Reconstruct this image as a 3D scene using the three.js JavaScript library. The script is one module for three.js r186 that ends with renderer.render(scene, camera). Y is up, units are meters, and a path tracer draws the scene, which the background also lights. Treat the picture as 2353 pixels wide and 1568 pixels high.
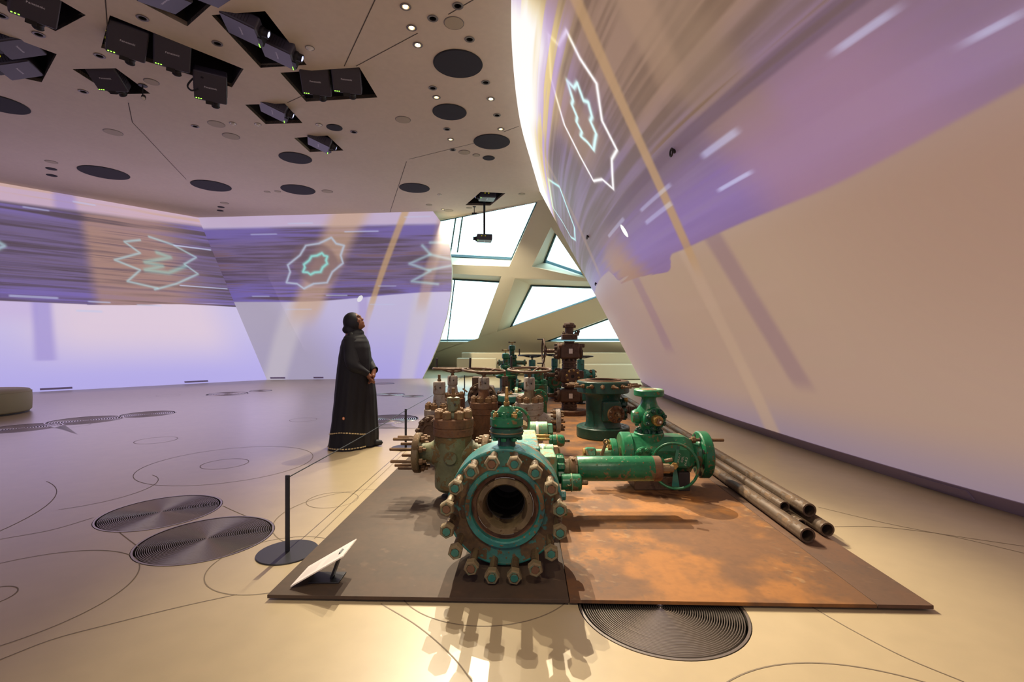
import * as THREE from 'three';
import { RoundedBoxGeometry } from 'three/addons/geometries/RoundedBoxGeometry.js';
import { RectAreaLightUniformsLib } from 'three/addons/lights/RectAreaLightUniformsLib.js';
import { MarchingCubes } from 'three/addons/objects/MarchingCubes.js';
import { mergeGeometries, mergeVertices, toCreasedNormals } from 'three/addons/utils/BufferGeometryUtils.js';

// ------------------------------------------------------------------ camera, sky, light, exposure
const W = 2353, H = 1568, F = 1100, CX = 1176.5, HY = 787, EYE = 1.3, CEIL = 5.2, DECK = 0.03;
const scene = new THREE.Scene();
const camera = new THREE.PerspectiveCamera(2 * Math.atan(H / 2 / F) * 180 / Math.PI, W / H, 0.05, 120);
camera.position.set(0, EYE, 0);
camera.lookAt(0, EYE, -10);
camera.setViewOffset(W, H, 0, -3, W, H);
camera.updateProjectionMatrix();
const renderer = new THREE.WebGLRenderer({ antialias: true });
renderer.toneMapping = THREE.LinearToneMapping;
renderer.toneMappingExposure = 1.04;
renderer.shadowMap.enabled = true;
scene.background = new THREE.Color().setRGB(0.66, 0.93, 1.0);
scene.backgroundIntensity = 4;
RectAreaLightUniformsLib.init();
const WARM = [1.0, 0.86, 0.64];                       // colour of the ceiling downlights
// the projected pictures and one added rear fill light the hall as large soft faces: [colour, intensity, width, height, position, aimed at]
const FACES = [
  [[0.80, 0.62, 1.0], 1.15, 9, 2.4, [-10.2, 2.2, -13.6], [-2, 1.2, -4]],
  [[0.72, 0.62, 1.0], 0.8, 6, 2.4, [-5.2, 2.2, -15.2], [-3, 1.2, -6]],
  [[0.95, 0.76, 0.66], 0.5, 6, 2.0, [2.3, 2.2, -7.2], [-3, 1.6, -7]],
  [[0.92, 0.84, 0.86], 0.55, 14, 2.6, [-2, 2.4, 4.4], [-1, 1, -6]],  // soft fill added behind the camera to brighten the fronts
];
const rgb = (c) => new THREE.Color().setRGB(c[0], c[1], c[2]);
for (const [c, k, w, h, p, t] of FACES) {
  const l = new THREE.RectAreaLight(rgb(c), k, w, h);
  l.position.set(...p); l.lookAt(...t); l.name = 'picture_glow_and_fill'; scene.add(l);
}

// ------------------------------------------------------------------ helpers
const V = (x, y, z) => new THREE.Vector3(x, y, z);
const at = (px, py, Z) => V((px - CX) / F * Z, EYE - (py - HY) / F * Z, -Z);        // a point of the photograph at a measured depth
const onY = (px, py, y) => at(px, py, (EYE - y) * F / (py - HY));                     // a point of the photograph on a level surface
const X = V(1, 0, 0), Y = V(0, 1, 0), Zp = V(0, 0, 1);
let seed = 7;
const rnd = () => { seed = (seed * 1664525 + 1013904223) >>> 0; return seed / 4294967296; };
const hash = (x, y, s) => { let h = (x * 374761393 + y * 668265263 + s * 1442695041) | 0; h = Math.imul(h ^ (h >>> 13), 1274126177); h ^= h >>> 16; return (h >>> 0) / 4294967296; };
function pn(x, y, px, py, s) {                        // value noise that repeats after px, py cells
  const xi = Math.floor(x), yi = Math.floor(y), fx = x - xi, fy = y - yi;
  const u = fx * fx * (3 - 2 * fx), v = fy * fy * (3 - 2 * fy), m = (a, n) => ((a % n) + n) % n;
  const x0 = m(xi, px), x1 = m(xi + 1, px), y0 = m(yi, py), y1 = m(yi + 1, py);
  const a = hash(x0, y0, s), b = hash(x1, y0, s), c = hash(x0, y1, s), d = hash(x1, y1, s);
  return a + (b - a) * u + (c - a) * v + (a - b - c + d) * u * v;
}
const fbm = (u, v, p, q, o, s) => { let t = 0, a = 0.5, n = 0; for (let i = 0; i < o; i++) { t += a * pn(u * p, v * q, p, q, s + i); n += a; a *= 0.5; p *= 2; q *= 2; } return t / n; };
const clamp = (x, a = 0, b = 1) => Math.min(b, Math.max(a, x));
const ss = (a, b, x) => { const t = clamp((x - a) / (b - a)); return t * t * (3 - 2 * t); };
const mix = (a, b, t) => [a[0] + (b[0] - a[0]) * t, a[1] + (b[1] - a[1]) * t, a[2] + (b[2] - a[2]) * t];
function texture(w, h, fn, color = true) {
  const d = new Uint8Array(w * h * 4);
  for (let j = 0; j < h; j++) for (let i = 0; i < w; i++) {
    const c = fn((i + 0.5) / w, (j + 0.5) / h), k = (j * w + i) * 4;
    if (typeof c === 'number') d[k] = d[k + 1] = d[k + 2] = clamp(c) * 255; else { d[k] = clamp(c[0], 0, 255); d[k + 1] = clamp(c[1], 0, 255); d[k + 2] = clamp(c[2], 0, 255); }
    d[k + 3] = 255;
  }
  const t = new THREE.DataTexture(d, w, h);
  t.wrapS = t.wrapT = THREE.RepeatWrapping; t.magFilter = THREE.LinearFilter; t.minFilter = THREE.LinearMipmapLinearFilter; t.generateMipmaps = true;
  if (color) t.colorSpace = THREE.SRGBColorSpace;
  t.needsUpdate = true;
  return t;
}
const std = (o) => new THREE.MeshStandardMaterial(o);
const srgb = (r, g, b) => new THREE.Color().setRGB(r / 255, g / 255, b / 255, THREE.SRGBColorSpace);

const taken = new Map();
function numbered(n) { const k = taken.get(n) ?? 0; taken.set(n, k + 1); return k ? n + '_' + String(k).padStart(3, '0') : n; }
const origin = new Map();                             // world position of every unrotated parent
function tag(o, label, category, group) { o.userData.label = label; o.userData.category = category; if (group) o.userData.group = group; return o; }
function thing(name, label, category, p, group) {
  const o = new THREE.Group(); o.name = numbered(name); o.position.copy(p); origin.set(o, p.clone()); scene.add(o);
  return tag(o, label, category, group);
}
function add(name, geo, mat, parent, p, axis, spin = 0) {   // p is in the world; parent stands unrotated
  const m = new THREE.Mesh(geo, mat), q = p ?? V(0, 0, 0);
  m.name = parent === scene ? numbered(name) : name;
  m.position.copy(q).sub(origin.get(parent) ?? V(0, 0, 0));
  if (axis) m.quaternion.setFromUnitVectors(Y, axis.clone().normalize());
  if (spin) m.rotateY(spin);
  else origin.set(m, q.clone());
  parent.add(m);
  return m;
}
function sub(name, geo, mat, parent, p = V(0, 0, 0), axis, spin = 0) {   // p and axis in the parent's own frame
  const m = new THREE.Mesh(geo, mat); m.name = name; m.position.copy(p);
  if (axis) m.quaternion.setFromUnitVectors(Y, axis.clone().normalize());
  if (spin) m.rotateY(spin);
  parent.add(m); return m;
}
const structure = (o) => { o.userData.kind = 'structure'; return o; };

function boxUV(g) {                                   // uv in metres, projected along the nearest axis of each face
  if (g.index) g = g.toNonIndexed();
  const p = g.attributes.position, uv = new Float32Array(p.count * 2), a = V(), b = V(), c = V(), n = V();
  for (let i = 0; i < p.count; i += 3) {
    a.fromBufferAttribute(p, i); b.fromBufferAttribute(p, i + 1); c.fromBufferAttribute(p, i + 2);
    n.copy(b).sub(a).cross(c.clone().sub(a));
    const x = Math.abs(n.x), y = Math.abs(n.y), z = Math.abs(n.z);
    [a, b, c].forEach((v, k) => { const o = (i + k) * 2; if (y >= x && y >= z) { uv[o] = v.x; uv[o + 1] = v.z; } else if (x >= z) { uv[o] = v.z + 0.37; uv[o + 1] = v.y; } else { uv[o] = v.x + 0.71; uv[o + 1] = v.y; } });
  }
  g.setAttribute('uv', new THREE.BufferAttribute(uv, 2));
  return g;
}
const cache = new Map();
const cached = (key, make) => { if (!cache.has(key)) cache.set(key, make()); return cache.get(key); };
const lathe = (prof, seg = 48, crease = 0.5) => cached('l' + JSON.stringify(prof) + seg, () => boxUV(toCreasedNormals(new THREE.LatheGeometry(prof.map(([r, y]) => new THREE.Vector2(Math.max(r, 1e-4), y)), seg), crease)));
const disc = (R, t, { bore = 0, ch = 0.006, seg = 48 } = {}) => lathe([[bore, 0], [R - ch, 0], [R, ch], [R, t - ch], [R - ch, t], [bore, t], ...(bore ? [[bore, 0]] : [])], seg);
const cyl = (r, l, seg = 32, ch = 0.004) => disc(r, l, { ch: Math.min(ch, l / 4, r / 4), seg });
const rbox = (w, h, d, r = 0.008) => cached('b' + [w, h, d, r], () => boxUV(new RoundedBoxGeometry(w, h, d, 2, Math.min(r, w / 2.1, h / 2.1, d / 2.1))));
const hexProf = (R, h) => [[0.0001, 0], [R * 0.9, 0], [R, h * 0.12], [R, h * 0.86], [R * 0.86, h], [0.0001, h]];
const nutGeo = (R, h) => cached('n' + R + h, () => boxUV(toCreasedNormals(new THREE.LatheGeometry(hexProf(R, h).map(([r, y]) => new THREE.Vector2(r, y)), 6), 0.35)));
const merged = (list) => boxUV(mergeGeometries(list.map((g) => { g = g.index ? g.toNonIndexed() : g.clone(); for (const k of Object.keys(g.attributes)) if (!['position', 'normal', 'uv'].includes(k)) g.deleteAttribute(k); return g; })));
const moved = (g, x, y, z) => g.clone().translate(x, y, z);
// a stud with its nut, along +y, the nut seated at y = 0
const boltGeo = (r, nutR, nutH, below, above, both = 0) => cached('bolt' + [r, nutR, nutH, below, above, both], () => merged([
  moved(cyl(r, below + nutH + above, 12, r * 0.3), 0, -below, 0), nutGeo(nutR, nutH), ...(both ? [moved(nutGeo(nutR, nutH), 0, -both - nutH, 0)] : [])]));
function boltRing(parent, n, rc, y, geo, mat, phase = 0, name = 'bolt') {
  for (let i = 0; i < n; i++) { const a = phase + i / n * Math.PI * 2; sub(name, geo, mat, parent, V(Math.cos(a) * rc, y, Math.sin(a) * rc), null, a * 1.7); }
}
const torus = (R, r, seg = 48, arc = 10) => cached('t' + [R, r, seg], () => boxUV(new THREE.TorusGeometry(R, r, arc, seg).rotateX(Math.PI / 2)));
const tube = (pts, r, n = 24, rad = 8) => boxUV(new THREE.TubeGeometry(new THREE.CatmullRomCurve3(pts), n, r, rad));
const rod = (a, b, r, seg = 10) => { const d = b.clone().sub(a), g = cyl(r, d.length(), seg, r * 0.2).clone(); g.applyQuaternion(new THREE.Quaternion().setFromUnitVectors(Y, d.normalize())); return g.translate(a.x, a.y, a.z); };

// ------------------------------------------------------------------ materials
// painted or bare iron: two paint tones, rust in ragged patches, and a roughness that follows them; one repeat is 0.6 m
function iron(paint, paint2, rust, rust2, amount, { rough = 0.42, seedNo = 1, metal = 0, fine = 0.5 } = {}) {
  const f = (u, v) => {
    const big = fbm(u, v, 3, 3, 5, seedNo), mid = fbm(u, v, 9, 9, 4, seedNo + 20), spots = fbm(u, v, 40, 40, 3, seedNo + 40);
    const e = big * 0.5 + mid * 0.28 + spots * 0.22, t = Math.max(ss(1 - amount - 0.04, 1 - amount + 0.04, e * 1.5 - 0.25), ss(0.7, 0.76, spots * 0.75 + mid * 0.25 + amount * 0.12));
    return [t, mid, spots, big];
  };
  const map = texture(448, 448, (u, v) => { const [t, m, s, b] = f(u, v); return mix(mix(paint, paint2, clamp(b * 1.4 - 0.2)), mix(rust, rust2, clamp(m * 0.7 + s * 0.8 - 0.25)), t).map((x) => x * (0.74 + fine * 0.34 * s + 0.34 * fbm(u, v, 6, 6, 4, seedNo + 70))); });
  const ro = texture(256, 256, (u, v) => { const [t, , s] = f(u, v); return rough + (0.85 - rough) * t + (s - 0.5) * 0.15; }, false);
  for (const t of [map, ro]) t.repeat.set(1 / 0.6, 1 / 0.6);
  return std({ map, roughnessMap: ro, roughness: 1, metalness: metal, bumpMap: ro, bumpScale: 0.002 });
}
const M = {
  teal: iron([48, 122, 108], [36, 100, 102], [90, 66, 42], [118, 88, 54], 0.36, { rough: 0.36, seedNo: 3 }),
  tealFace: iron([46, 98, 92], [50, 112, 100], [70, 53, 35], [94, 72, 45], 0.58, { rough: 0.5, seedNo: 8 }),
  paleGreen: iron([104, 150, 112], [86, 132, 100], [150, 132, 92], [126, 104, 66], 0.42, { rough: 0.45, seedNo: 13 }),
  green: iron([24, 104, 66], [18, 86, 56], [124, 106, 70], [92, 72, 44], 0.32, { rough: 0.34, seedNo: 17 }),
  darkGreen: iron([22, 70, 56], [17, 58, 48], [92, 74, 52], [70, 56, 40], 0.26, { rough: 0.4, seedNo: 23 }),
  blueGreen: iron([40, 112, 98], [32, 98, 90], [86, 72, 50], [72, 60, 44], 0.2, { rough: 0.45, seedNo: 29 }),
  olive: iron([106, 104, 74], [84, 94, 70], [72, 55, 34], [104, 84, 48], 0.46, { rough: 0.5, seedNo: 31 }),
  rust: iron([104, 70, 45], [84, 58, 40], [124, 80, 46], [70, 48, 34], 0.5, { rough: 0.7, seedNo: 37 }),
  brown: iron([88, 66, 50], [74, 56, 44], [104, 76, 52], [62, 48, 40], 0.5, { rough: 0.6, seedNo: 41, metal: 0.2 }),
  grey: iron([150, 140, 128], [132, 122, 114], [112, 78, 52], [88, 64, 48], 0.36, { rough: 0.55, seedNo: 43 }),
  steel: iron([118, 101, 73], [98, 83, 60], [104, 80, 52], [84, 66, 46], 0.42, { rough: 0.5, seedNo: 47, metal: 0.35 }),
  boltRust: iron([120, 90, 58], [102, 76, 48], [98, 70, 44], [84, 58, 38], 0.45, { rough: 0.6, seedNo: 53, metal: 0.2 }),
  nut: iron([84, 108, 84], [76, 96, 76], [128, 110, 80], [98, 84, 60], 0.72, { rough: 0.5, seedNo: 59 }),
  brass: iron([176, 142, 78], [150, 122, 66], [120, 96, 56], [100, 78, 48], 0.35, { rough: 0.4, seedNo: 61, metal: 0.4 }),
  wheelRust: iron([98, 75, 56], [84, 63, 48], [92, 66, 46], [80, 58, 44], 0.4, { rough: 0.55, seedNo: 67, metal: 0.2 }),
  pipe: iron([96, 78, 62], [84, 68, 54], [72, 58, 48], [104, 82, 60], 0.45, { rough: 0.55, seedNo: 71, metal: 0.25 }),
  dark: std({ color: srgb(40, 34, 32), roughness: 0.6 }),
  blackIron: std({ color: srgb(38, 38, 42), roughness: 0.42, metalness: 0.3 }),
  boreDark: std({ color: srgb(64, 58, 50), roughness: 0.5, metalness: 0.6 }),
  white: std({ color: srgb(225, 218, 205), roughness: 0.5 }),
};
// ------------------------------------------------------------------ the hall
function spline(P, u) {
  const n = P.length - 1, x = u * n, i = clamp(Math.floor(x), 0, n - 1), k = x - i, g = (a) => P[a];
  const p1 = g(i), p2 = g(i + 1), p0 = i > 0 ? g(i - 1) : [2 * p1[0] - p2[0], 2 * p1[1] - p2[1]], p3 = i + 2 <= n ? g(i + 2) : [2 * p2[0] - p1[0], 2 * p2[1] - p1[1]];
  return [0, 1].map((c) => 0.5 * (2 * p1[c] + (p2[c] - p0[c]) * k + (2 * p0[c] - 5 * p1[c] + 4 * p2[c] - p3[c]) * k * k + (p3[c] - p0[c] + 3 * (p1[c] - p2[c])) * k * k * k));
}
// a leaning wall ruled between a curve on the floor and a curve on the ceiling, both [x, depth]
const ruled = (foot, head) => (u, v) => { const a = spline(foot, u), b = spline(head, u); return V(a[0] + (b[0] - a[0]) * v, CEIL * v, -(a[1] + (b[1] - a[1]) * v)); };
const leftWall = ruled([[-12.9, 12.1], [-8.5, 16.6]], [[-12.5, 11.7], [-9.8, 14.95]]);
const backWall = ruled([[-8.5, 16.6], [-3.23, 17.2]], [[-9.8, 14.95], [-2.38, 14.25]]);
const rightWall = ruled([[4.0, 14.6], [3.6, 11.35], [3.5, 8.3], [3.55, 6.44], [3.63, 5.1], [3.82, 3.575], [4.3, 1.5], [5.2, -1], [6.3, -3.6]],
  [[0.715, 12.36], [0.42, 10.4], [0.16, 8.6], [0.03, 7.0], [-0.01, 5.6], [0.05, 4.2], [0.3, 2.4], [0.9, 0.2], [1.8, -2.2]]);
const windowWall = ruled([[-4.2, 24], [1.5, 21]], [[-2.27, 15.1], [0.7, 13.2]]);
function slab(fn, u0, u1, nu, nv, out, uvOf, edge) {  // a curved wall with thickness: its face takes material 0, the rest material 1
  const P = [], UV = [], I = [], J = [], at2 = (i, j) => { const v = j / nv, u = u0 + (u1 - u0) * i / nu * (edge ? edge(v) : 1); return [u, v]; };
  for (const side of [0, 1]) for (let j = 0; j <= nv; j++) for (let i = 0; i <= nu; i++) {
    const [u, v] = at2(i, j), p = fn(u, v); if (side) p.add(out); P.push(p.x, p.y, p.z); UV.push(...uvOf(u, v));
  }
  const N = (nu + 1) * (nv + 1), id = (i, j, s) => s * N + j * (nu + 1) + i, quad = (L, a, b, c, d) => L.push(a, b, c, a, c, d);
  for (let j = 0; j < nv; j++) for (let i = 0; i < nu; i++) { quad(I, id(i, j, 0), id(i + 1, j, 0), id(i + 1, j + 1, 0), id(i, j + 1, 0)); quad(J, id(i, j, 1), id(i, j + 1, 1), id(i + 1, j + 1, 1), id(i + 1, j, 1)); }
  const rim = (a, b) => quad(J, id(...a, 0), id(...a, 1), id(...b, 1), id(...b, 0));
  for (let j = 0; j < nv; j++) { rim([0, j], [0, j + 1]); rim([nu, j + 1], [nu, j]); }
  for (let i = 0; i < nu; i++) { rim([i, nv], [i + 1, nv]); rim([i + 1, 0], [i, 0]); }
  const make = (L) => { const g = new THREE.BufferGeometry(); g.setAttribute('position', new THREE.Float32BufferAttribute(P, 3)); g.setAttribute('uv', new THREE.Float32BufferAttribute(UV, 2)); g.setIndex(L); g.computeVertexNormals(); return g; };
  return [make(I), toCreasedNormals(make(J), 0.6)];
}
const near = (pts, u, v, ax, closed) => {             // distance from (u, v) to a chain of points, u stretched by ax
  let d = 9;
  for (let i = 0; i < pts.length - (closed ? 0 : 1); i++) {
    const a = pts[i], b = pts[(i + 1) % pts.length], x = (u - a[0]) * ax, y = v - a[1], p = (b[0] - a[0]) * ax, q = b[1] - a[1], t = clamp((x * p + y * q) / (p * p + q * q));
    d = Math.min(d, Math.hypot(x - p * t, y - q * t));
  }
  return d;
};
const glowLine = (d, w) => Math.exp(-(d / w) * (d / w));
const streaks = (u, v, s) => fbm(u, v, 4, 90, 3, s) * 0.6 + fbm(u, v, 3, 28, 3, s + 9) * 0.4;
const CY = [186, 226, 234];
const scaled = (pts, k) => { const c = pts.reduce((a, p) => [a[0] + p[0] / pts.length, a[1] + p[1] / pts.length], [0, 0]); return pts.map((p) => [c[0] + (p[0] - c[0]) * k, c[1] + (p[1] - c[1]) * k]); };
// short bright dashes that the moving picture leaves along its lines
function dashes(list, u, v, c) { for (const [a, b, y, w, k] of list) { const e = ss(a, a + 0.01, u) * (1 - ss(b - 0.01, b, u)) * ss(w, w * 0.4, Math.abs(v - y)); if (e > 0) c = mix(c, [205, 215, 250], e * k); } return c; }
function leftPicture(u, v) {
  const n = streaks(u * 0.5 + 0.5, v, 3), wv = fbm(u * 0.5 + 0.5, v, 5, 5, 3, 77);
  let c = mix(mix([190, 182, 250], [214, 204, 246], ss(0, 0.42, v)), [236, 216, 236], ss(-0.05, 0.3, u) * (1 - ss(0.75, 1.0, u)) * ss(0.05, 0.35, v));
  if (u < 0.12) c = mix(c, [214, 196, 240], ss(0.3, 0.42, v));
  c = mix(c, [172, 158, 228], 0.8 * ss(0.085, 0.115, u) * (1 - ss(0.15, 0.185, u)) * ss(0.15, 0.165, v));
  c = mix(c, [228, 214, 226], ss(0.86, 0.95, v + (n - 0.5) * 0.06));
  let up = mix([206, 178, 206], [218, 184, 200], wv); up = mix(up, [216, 176, 150], ss(0.45, 0.6, n) * 0.6); up = mix(up, [156, 138, 210], ss(0.2, 0.24, u) * (1 - ss(0.3, 0.34, u)) * 0.6);
  const lo = 0.45 + 0.03 * ss(0.3, 0.9, u) + (u > 0.3 ? (n - 0.5) * 0.08 : 0), hi = 0.92 + 0.03 * u + (n - 0.5) * 0.03;
  let band = mix([70, 58, 78], [120, 104, 160], ss(0.3, 0.68, n));
  const tan = ss(0.3, 0.37, u + (n - 0.5) * 0.04) * (1 - ss(0.66, 0.98, u + (n - 0.5) * 0.3)) * ss(0.3, 0.58, n * 0.7 + 0.25 * wv + 0.1);
  band = mix(band, mix([196, 150, 112], [170, 134, 136], wv), tan * 0.85);
  band = mix(band, [116, 100, 188], (ss(0.6, 0.48, v) + 0.7 * ss(0.84, 0.9, v)) * (1 - 0.75 * tan) * ss(0.36, 0.62, n) * 0.8);
  band = mix(band, [84, 68, 84], ss(0.7, 0.55, Math.abs(v - 0.7) * 4) * ss(0.55, 0.7, n) * 0.6);
  const inB = ss(lo - 0.004, lo + 0.004, v) * (1 - ss(hi - 0.015, hi + 0.015, v));
  c = v > hi - 0.02 ? mix(c, up, ss(hi - 0.02, hi + 0.01, v)) : c; c = mix(c, band, inB);
  const st = [[[0.653, 0.845], [0.771, 0.818], [0.883, 0.76], [0.8, 0.712], [0.857, 0.662], [0.721, 0.593], [0.605, 0.551]], [[0.6, 0.82], [0.518, 0.8], [0.582, 0.748], [0.451, 0.696], [0.56, 0.654], [0.487, 0.586], [0.62, 0.56]]];
  const inn = [[0.67, 0.762], [0.736, 0.743], [0.594, 0.7], [0.679, 0.688], [0.584, 0.657], [0.699, 0.652], [0.8, 0.7]];
  for (const s of st) c = mix(c, CY, 0.7 * glowLine(near(s, u, v, 1.25), 0.007));
  c = mix(c, [160, 238, 226], 0.5 * glowLine(near(inn, u, v, 1.25), 0.012)); c = mix(c, CY, 0.7 * glowLine(near([[-0.06, 0.76], [0.012, 0.71], [-0.05, 0.66]], u, v, 1.25), 0.011));
  return dashes([[0.08, 0.2, 0.905, 0.006, 0.5], [0.02, 0.2, 0.475, 0.008, 0.6], [0.3, 0.4, 0.465, 0.006, 0.6], [0.25, 0.36, 0.415, 0.008, 0.5], [0.5, 0.62, 0.46, 0.006, 0.5], [0.3, 0.42, 0.97, 0.006, 0.5], [0.77, 1, 0.815, 0.006, 0.8], [0.73, 1, 0.585, 0.005, 0.8]], u, v, c);
}
// the small star inside the large one
const BSTAR = [[0.564, 0.875], [0.581, 0.842], [0.615, 0.831], [0.593, 0.777], [0.598, 0.733], [0.54, 0.683], [0.504, 0.621], [0.437, 0.615], [0.382, 0.586], [0.354, 0.615], [0.303, 0.622], [0.336, 0.685], [0.334, 0.725], [0.404, 0.78], [0.442, 0.834], [0.503, 0.844]], BIN = scaled(BSTAR, 0.42);
function backPicture(u, v) {
  const n = streaks(u, v, 13), wv = fbm(u, v, 5, 5, 3, 87), shaft = (a, b, w) => { const x = a + (b - a) * v; return ss(w, w * 0.35, Math.abs(u - x)); };
  let c = mix([184, 176, 248], [208, 200, 240], ss(0, 0.5, v)), up = mix([212, 196, 226], [206, 180, 216], wv);
  c = mix(c, [176, 168, 188], 0.75 * ss(0.5, 0.1, u - (0.5 - v) * 0.5)); c = mix(c, [222, 214, 222], 0.6 * shaft(0.05, 0.62, 0.1) + 0.5 * shaft(0.9, 1.05, 0.07)); c = mix(c, [178, 160, 226], 0.6 * shaft(0.62, 0.72, 0.035) * ss(0.24, 0.26, v));
  const lo = 0.505 + 0.06 * ss(0.3, 1.1, u), hi = 0.935;
  let band = mix([76, 62, 86], [118, 102, 156], ss(0.3, 0.68, n)); band = mix(band, [112, 98, 186], (ss(0.68, 0.56, v) + 0.7 * ss(0.82, 0.9, v)) * ss(0.3, 0.55, n)); band = mix(band, [112, 82, 80], ss(0.55, 0.7, n) * ss(0.2, 0.05, Math.abs(v - 0.7)) * 0.7);
  c = mix(c, up, ss(hi - 0.02, hi + 0.02, v)); c = mix(c, band, ss(lo - 0.004, lo + 0.006, v) * (1 - ss(hi - 0.012, hi + 0.012, v)));
  c = mix(c, [216, 176, 140], 0.72 * shaft(0.12, 0.66, 0.115) * ss(0.3, 0.5, v)); c = mix(c, [212, 170, 116], 0.75 * shaft(0.545, 0.89, 0.022) * ss(0.35, 0.55, v)); c = mix(c, [216, 190, 190], 0.35 * shaft(0.545, 0.89, 0.022) * ss(0.1, 0.3, v) * ss(0.6, 0.4, v)); c = mix(c, [206, 166, 140], 0.5 * shaft(0.9, 1.06, 0.04) * ss(0.4, 0.55, v));
  c = mix(c, [112, 88, 96], 0.55 * ss(0.14, 0.11, Math.hypot((u - 0.468) * 1.15, v - 0.73)));
  c = mix(c, [196, 214, 236], 0.85 * glowLine(near(BSTAR, u, v, 1.2, true), 0.007)); c = mix(c, [150, 240, 232], 0.95 * glowLine(near(BIN, u, v, 1.2, true), 0.009));
  for (const s of [[[0.966, 0.825], [1.004, 0.777], [0.91, 0.727], [1.008, 0.685], [0.921, 0.627], [1.05, 0.61]], [[1.0, 0.84], [1.1, 0.84]], [[1.0, 0.777], [1.13, 0.74]], [[1.0, 0.69], [1.13, 0.72]]]) c = mix(c, CY, 0.65 * glowLine(near(s, u, v, 1.2), 0.009));
  if (Math.hypot((u - 0.655) * 1.2 + (v - 0.52) * -0.5, (v - 0.525) * 0.8) < 0.016) c = [250, 250, 255];
  return dashes([[0.38, 0.5, 0.955, 0.006, 0.5], [0.62, 0.78, 0.905, 0.006, 0.6], [0.2, 0.33, 0.9, 0.006, 0.5], [0.48, 0.6, 0.545, 0.006, 0.6], [0.1, 0.2, 0.54, 0.006, 0.5], [0.75, 0.85, 0.6, 0.005, 0.5], [0.88, 1, 0.975, 0.006, 0.4], [0.25, 0.4, 0.46, 0.007, 0.35], [0.7, 0.84, 0.49, 0.006, 0.4]], u, v, c);
}
const RSTAR = [[0.533, 0.890], [0.537, 0.863], [0.565, 0.853], [0.554, 0.811], [0.550, 0.763], [0.513, 0.724], [0.500, 0.670], [0.476, 0.669], [0.426, 0.633], [0.415, 0.666], [0.386, 0.684], [0.400, 0.742], [0.421, 0.806], [0.475, 0.867]];
const RIN = [[0.504, 0.824], [0.507, 0.805], [0.519, 0.801], [0.507, 0.776], [0.513, 0.765], [0.500, 0.746], [0.491, 0.746], [0.483, 0.723], [0.450, 0.714], [0.449, 0.734], [0.443, 0.755], [0.454, 0.756], [0.459, 0.776], [0.469, 0.778], [0.478, 0.799], [0.487, 0.799]], RFAR = [[0.08, 0.86], [0.2, 0.86], [0.239, 0.795], [0.2, 0.74], [0.176, 0.7], [0.129, 0.688], [0.1, 0.72], [0.1, 0.787]];
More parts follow.
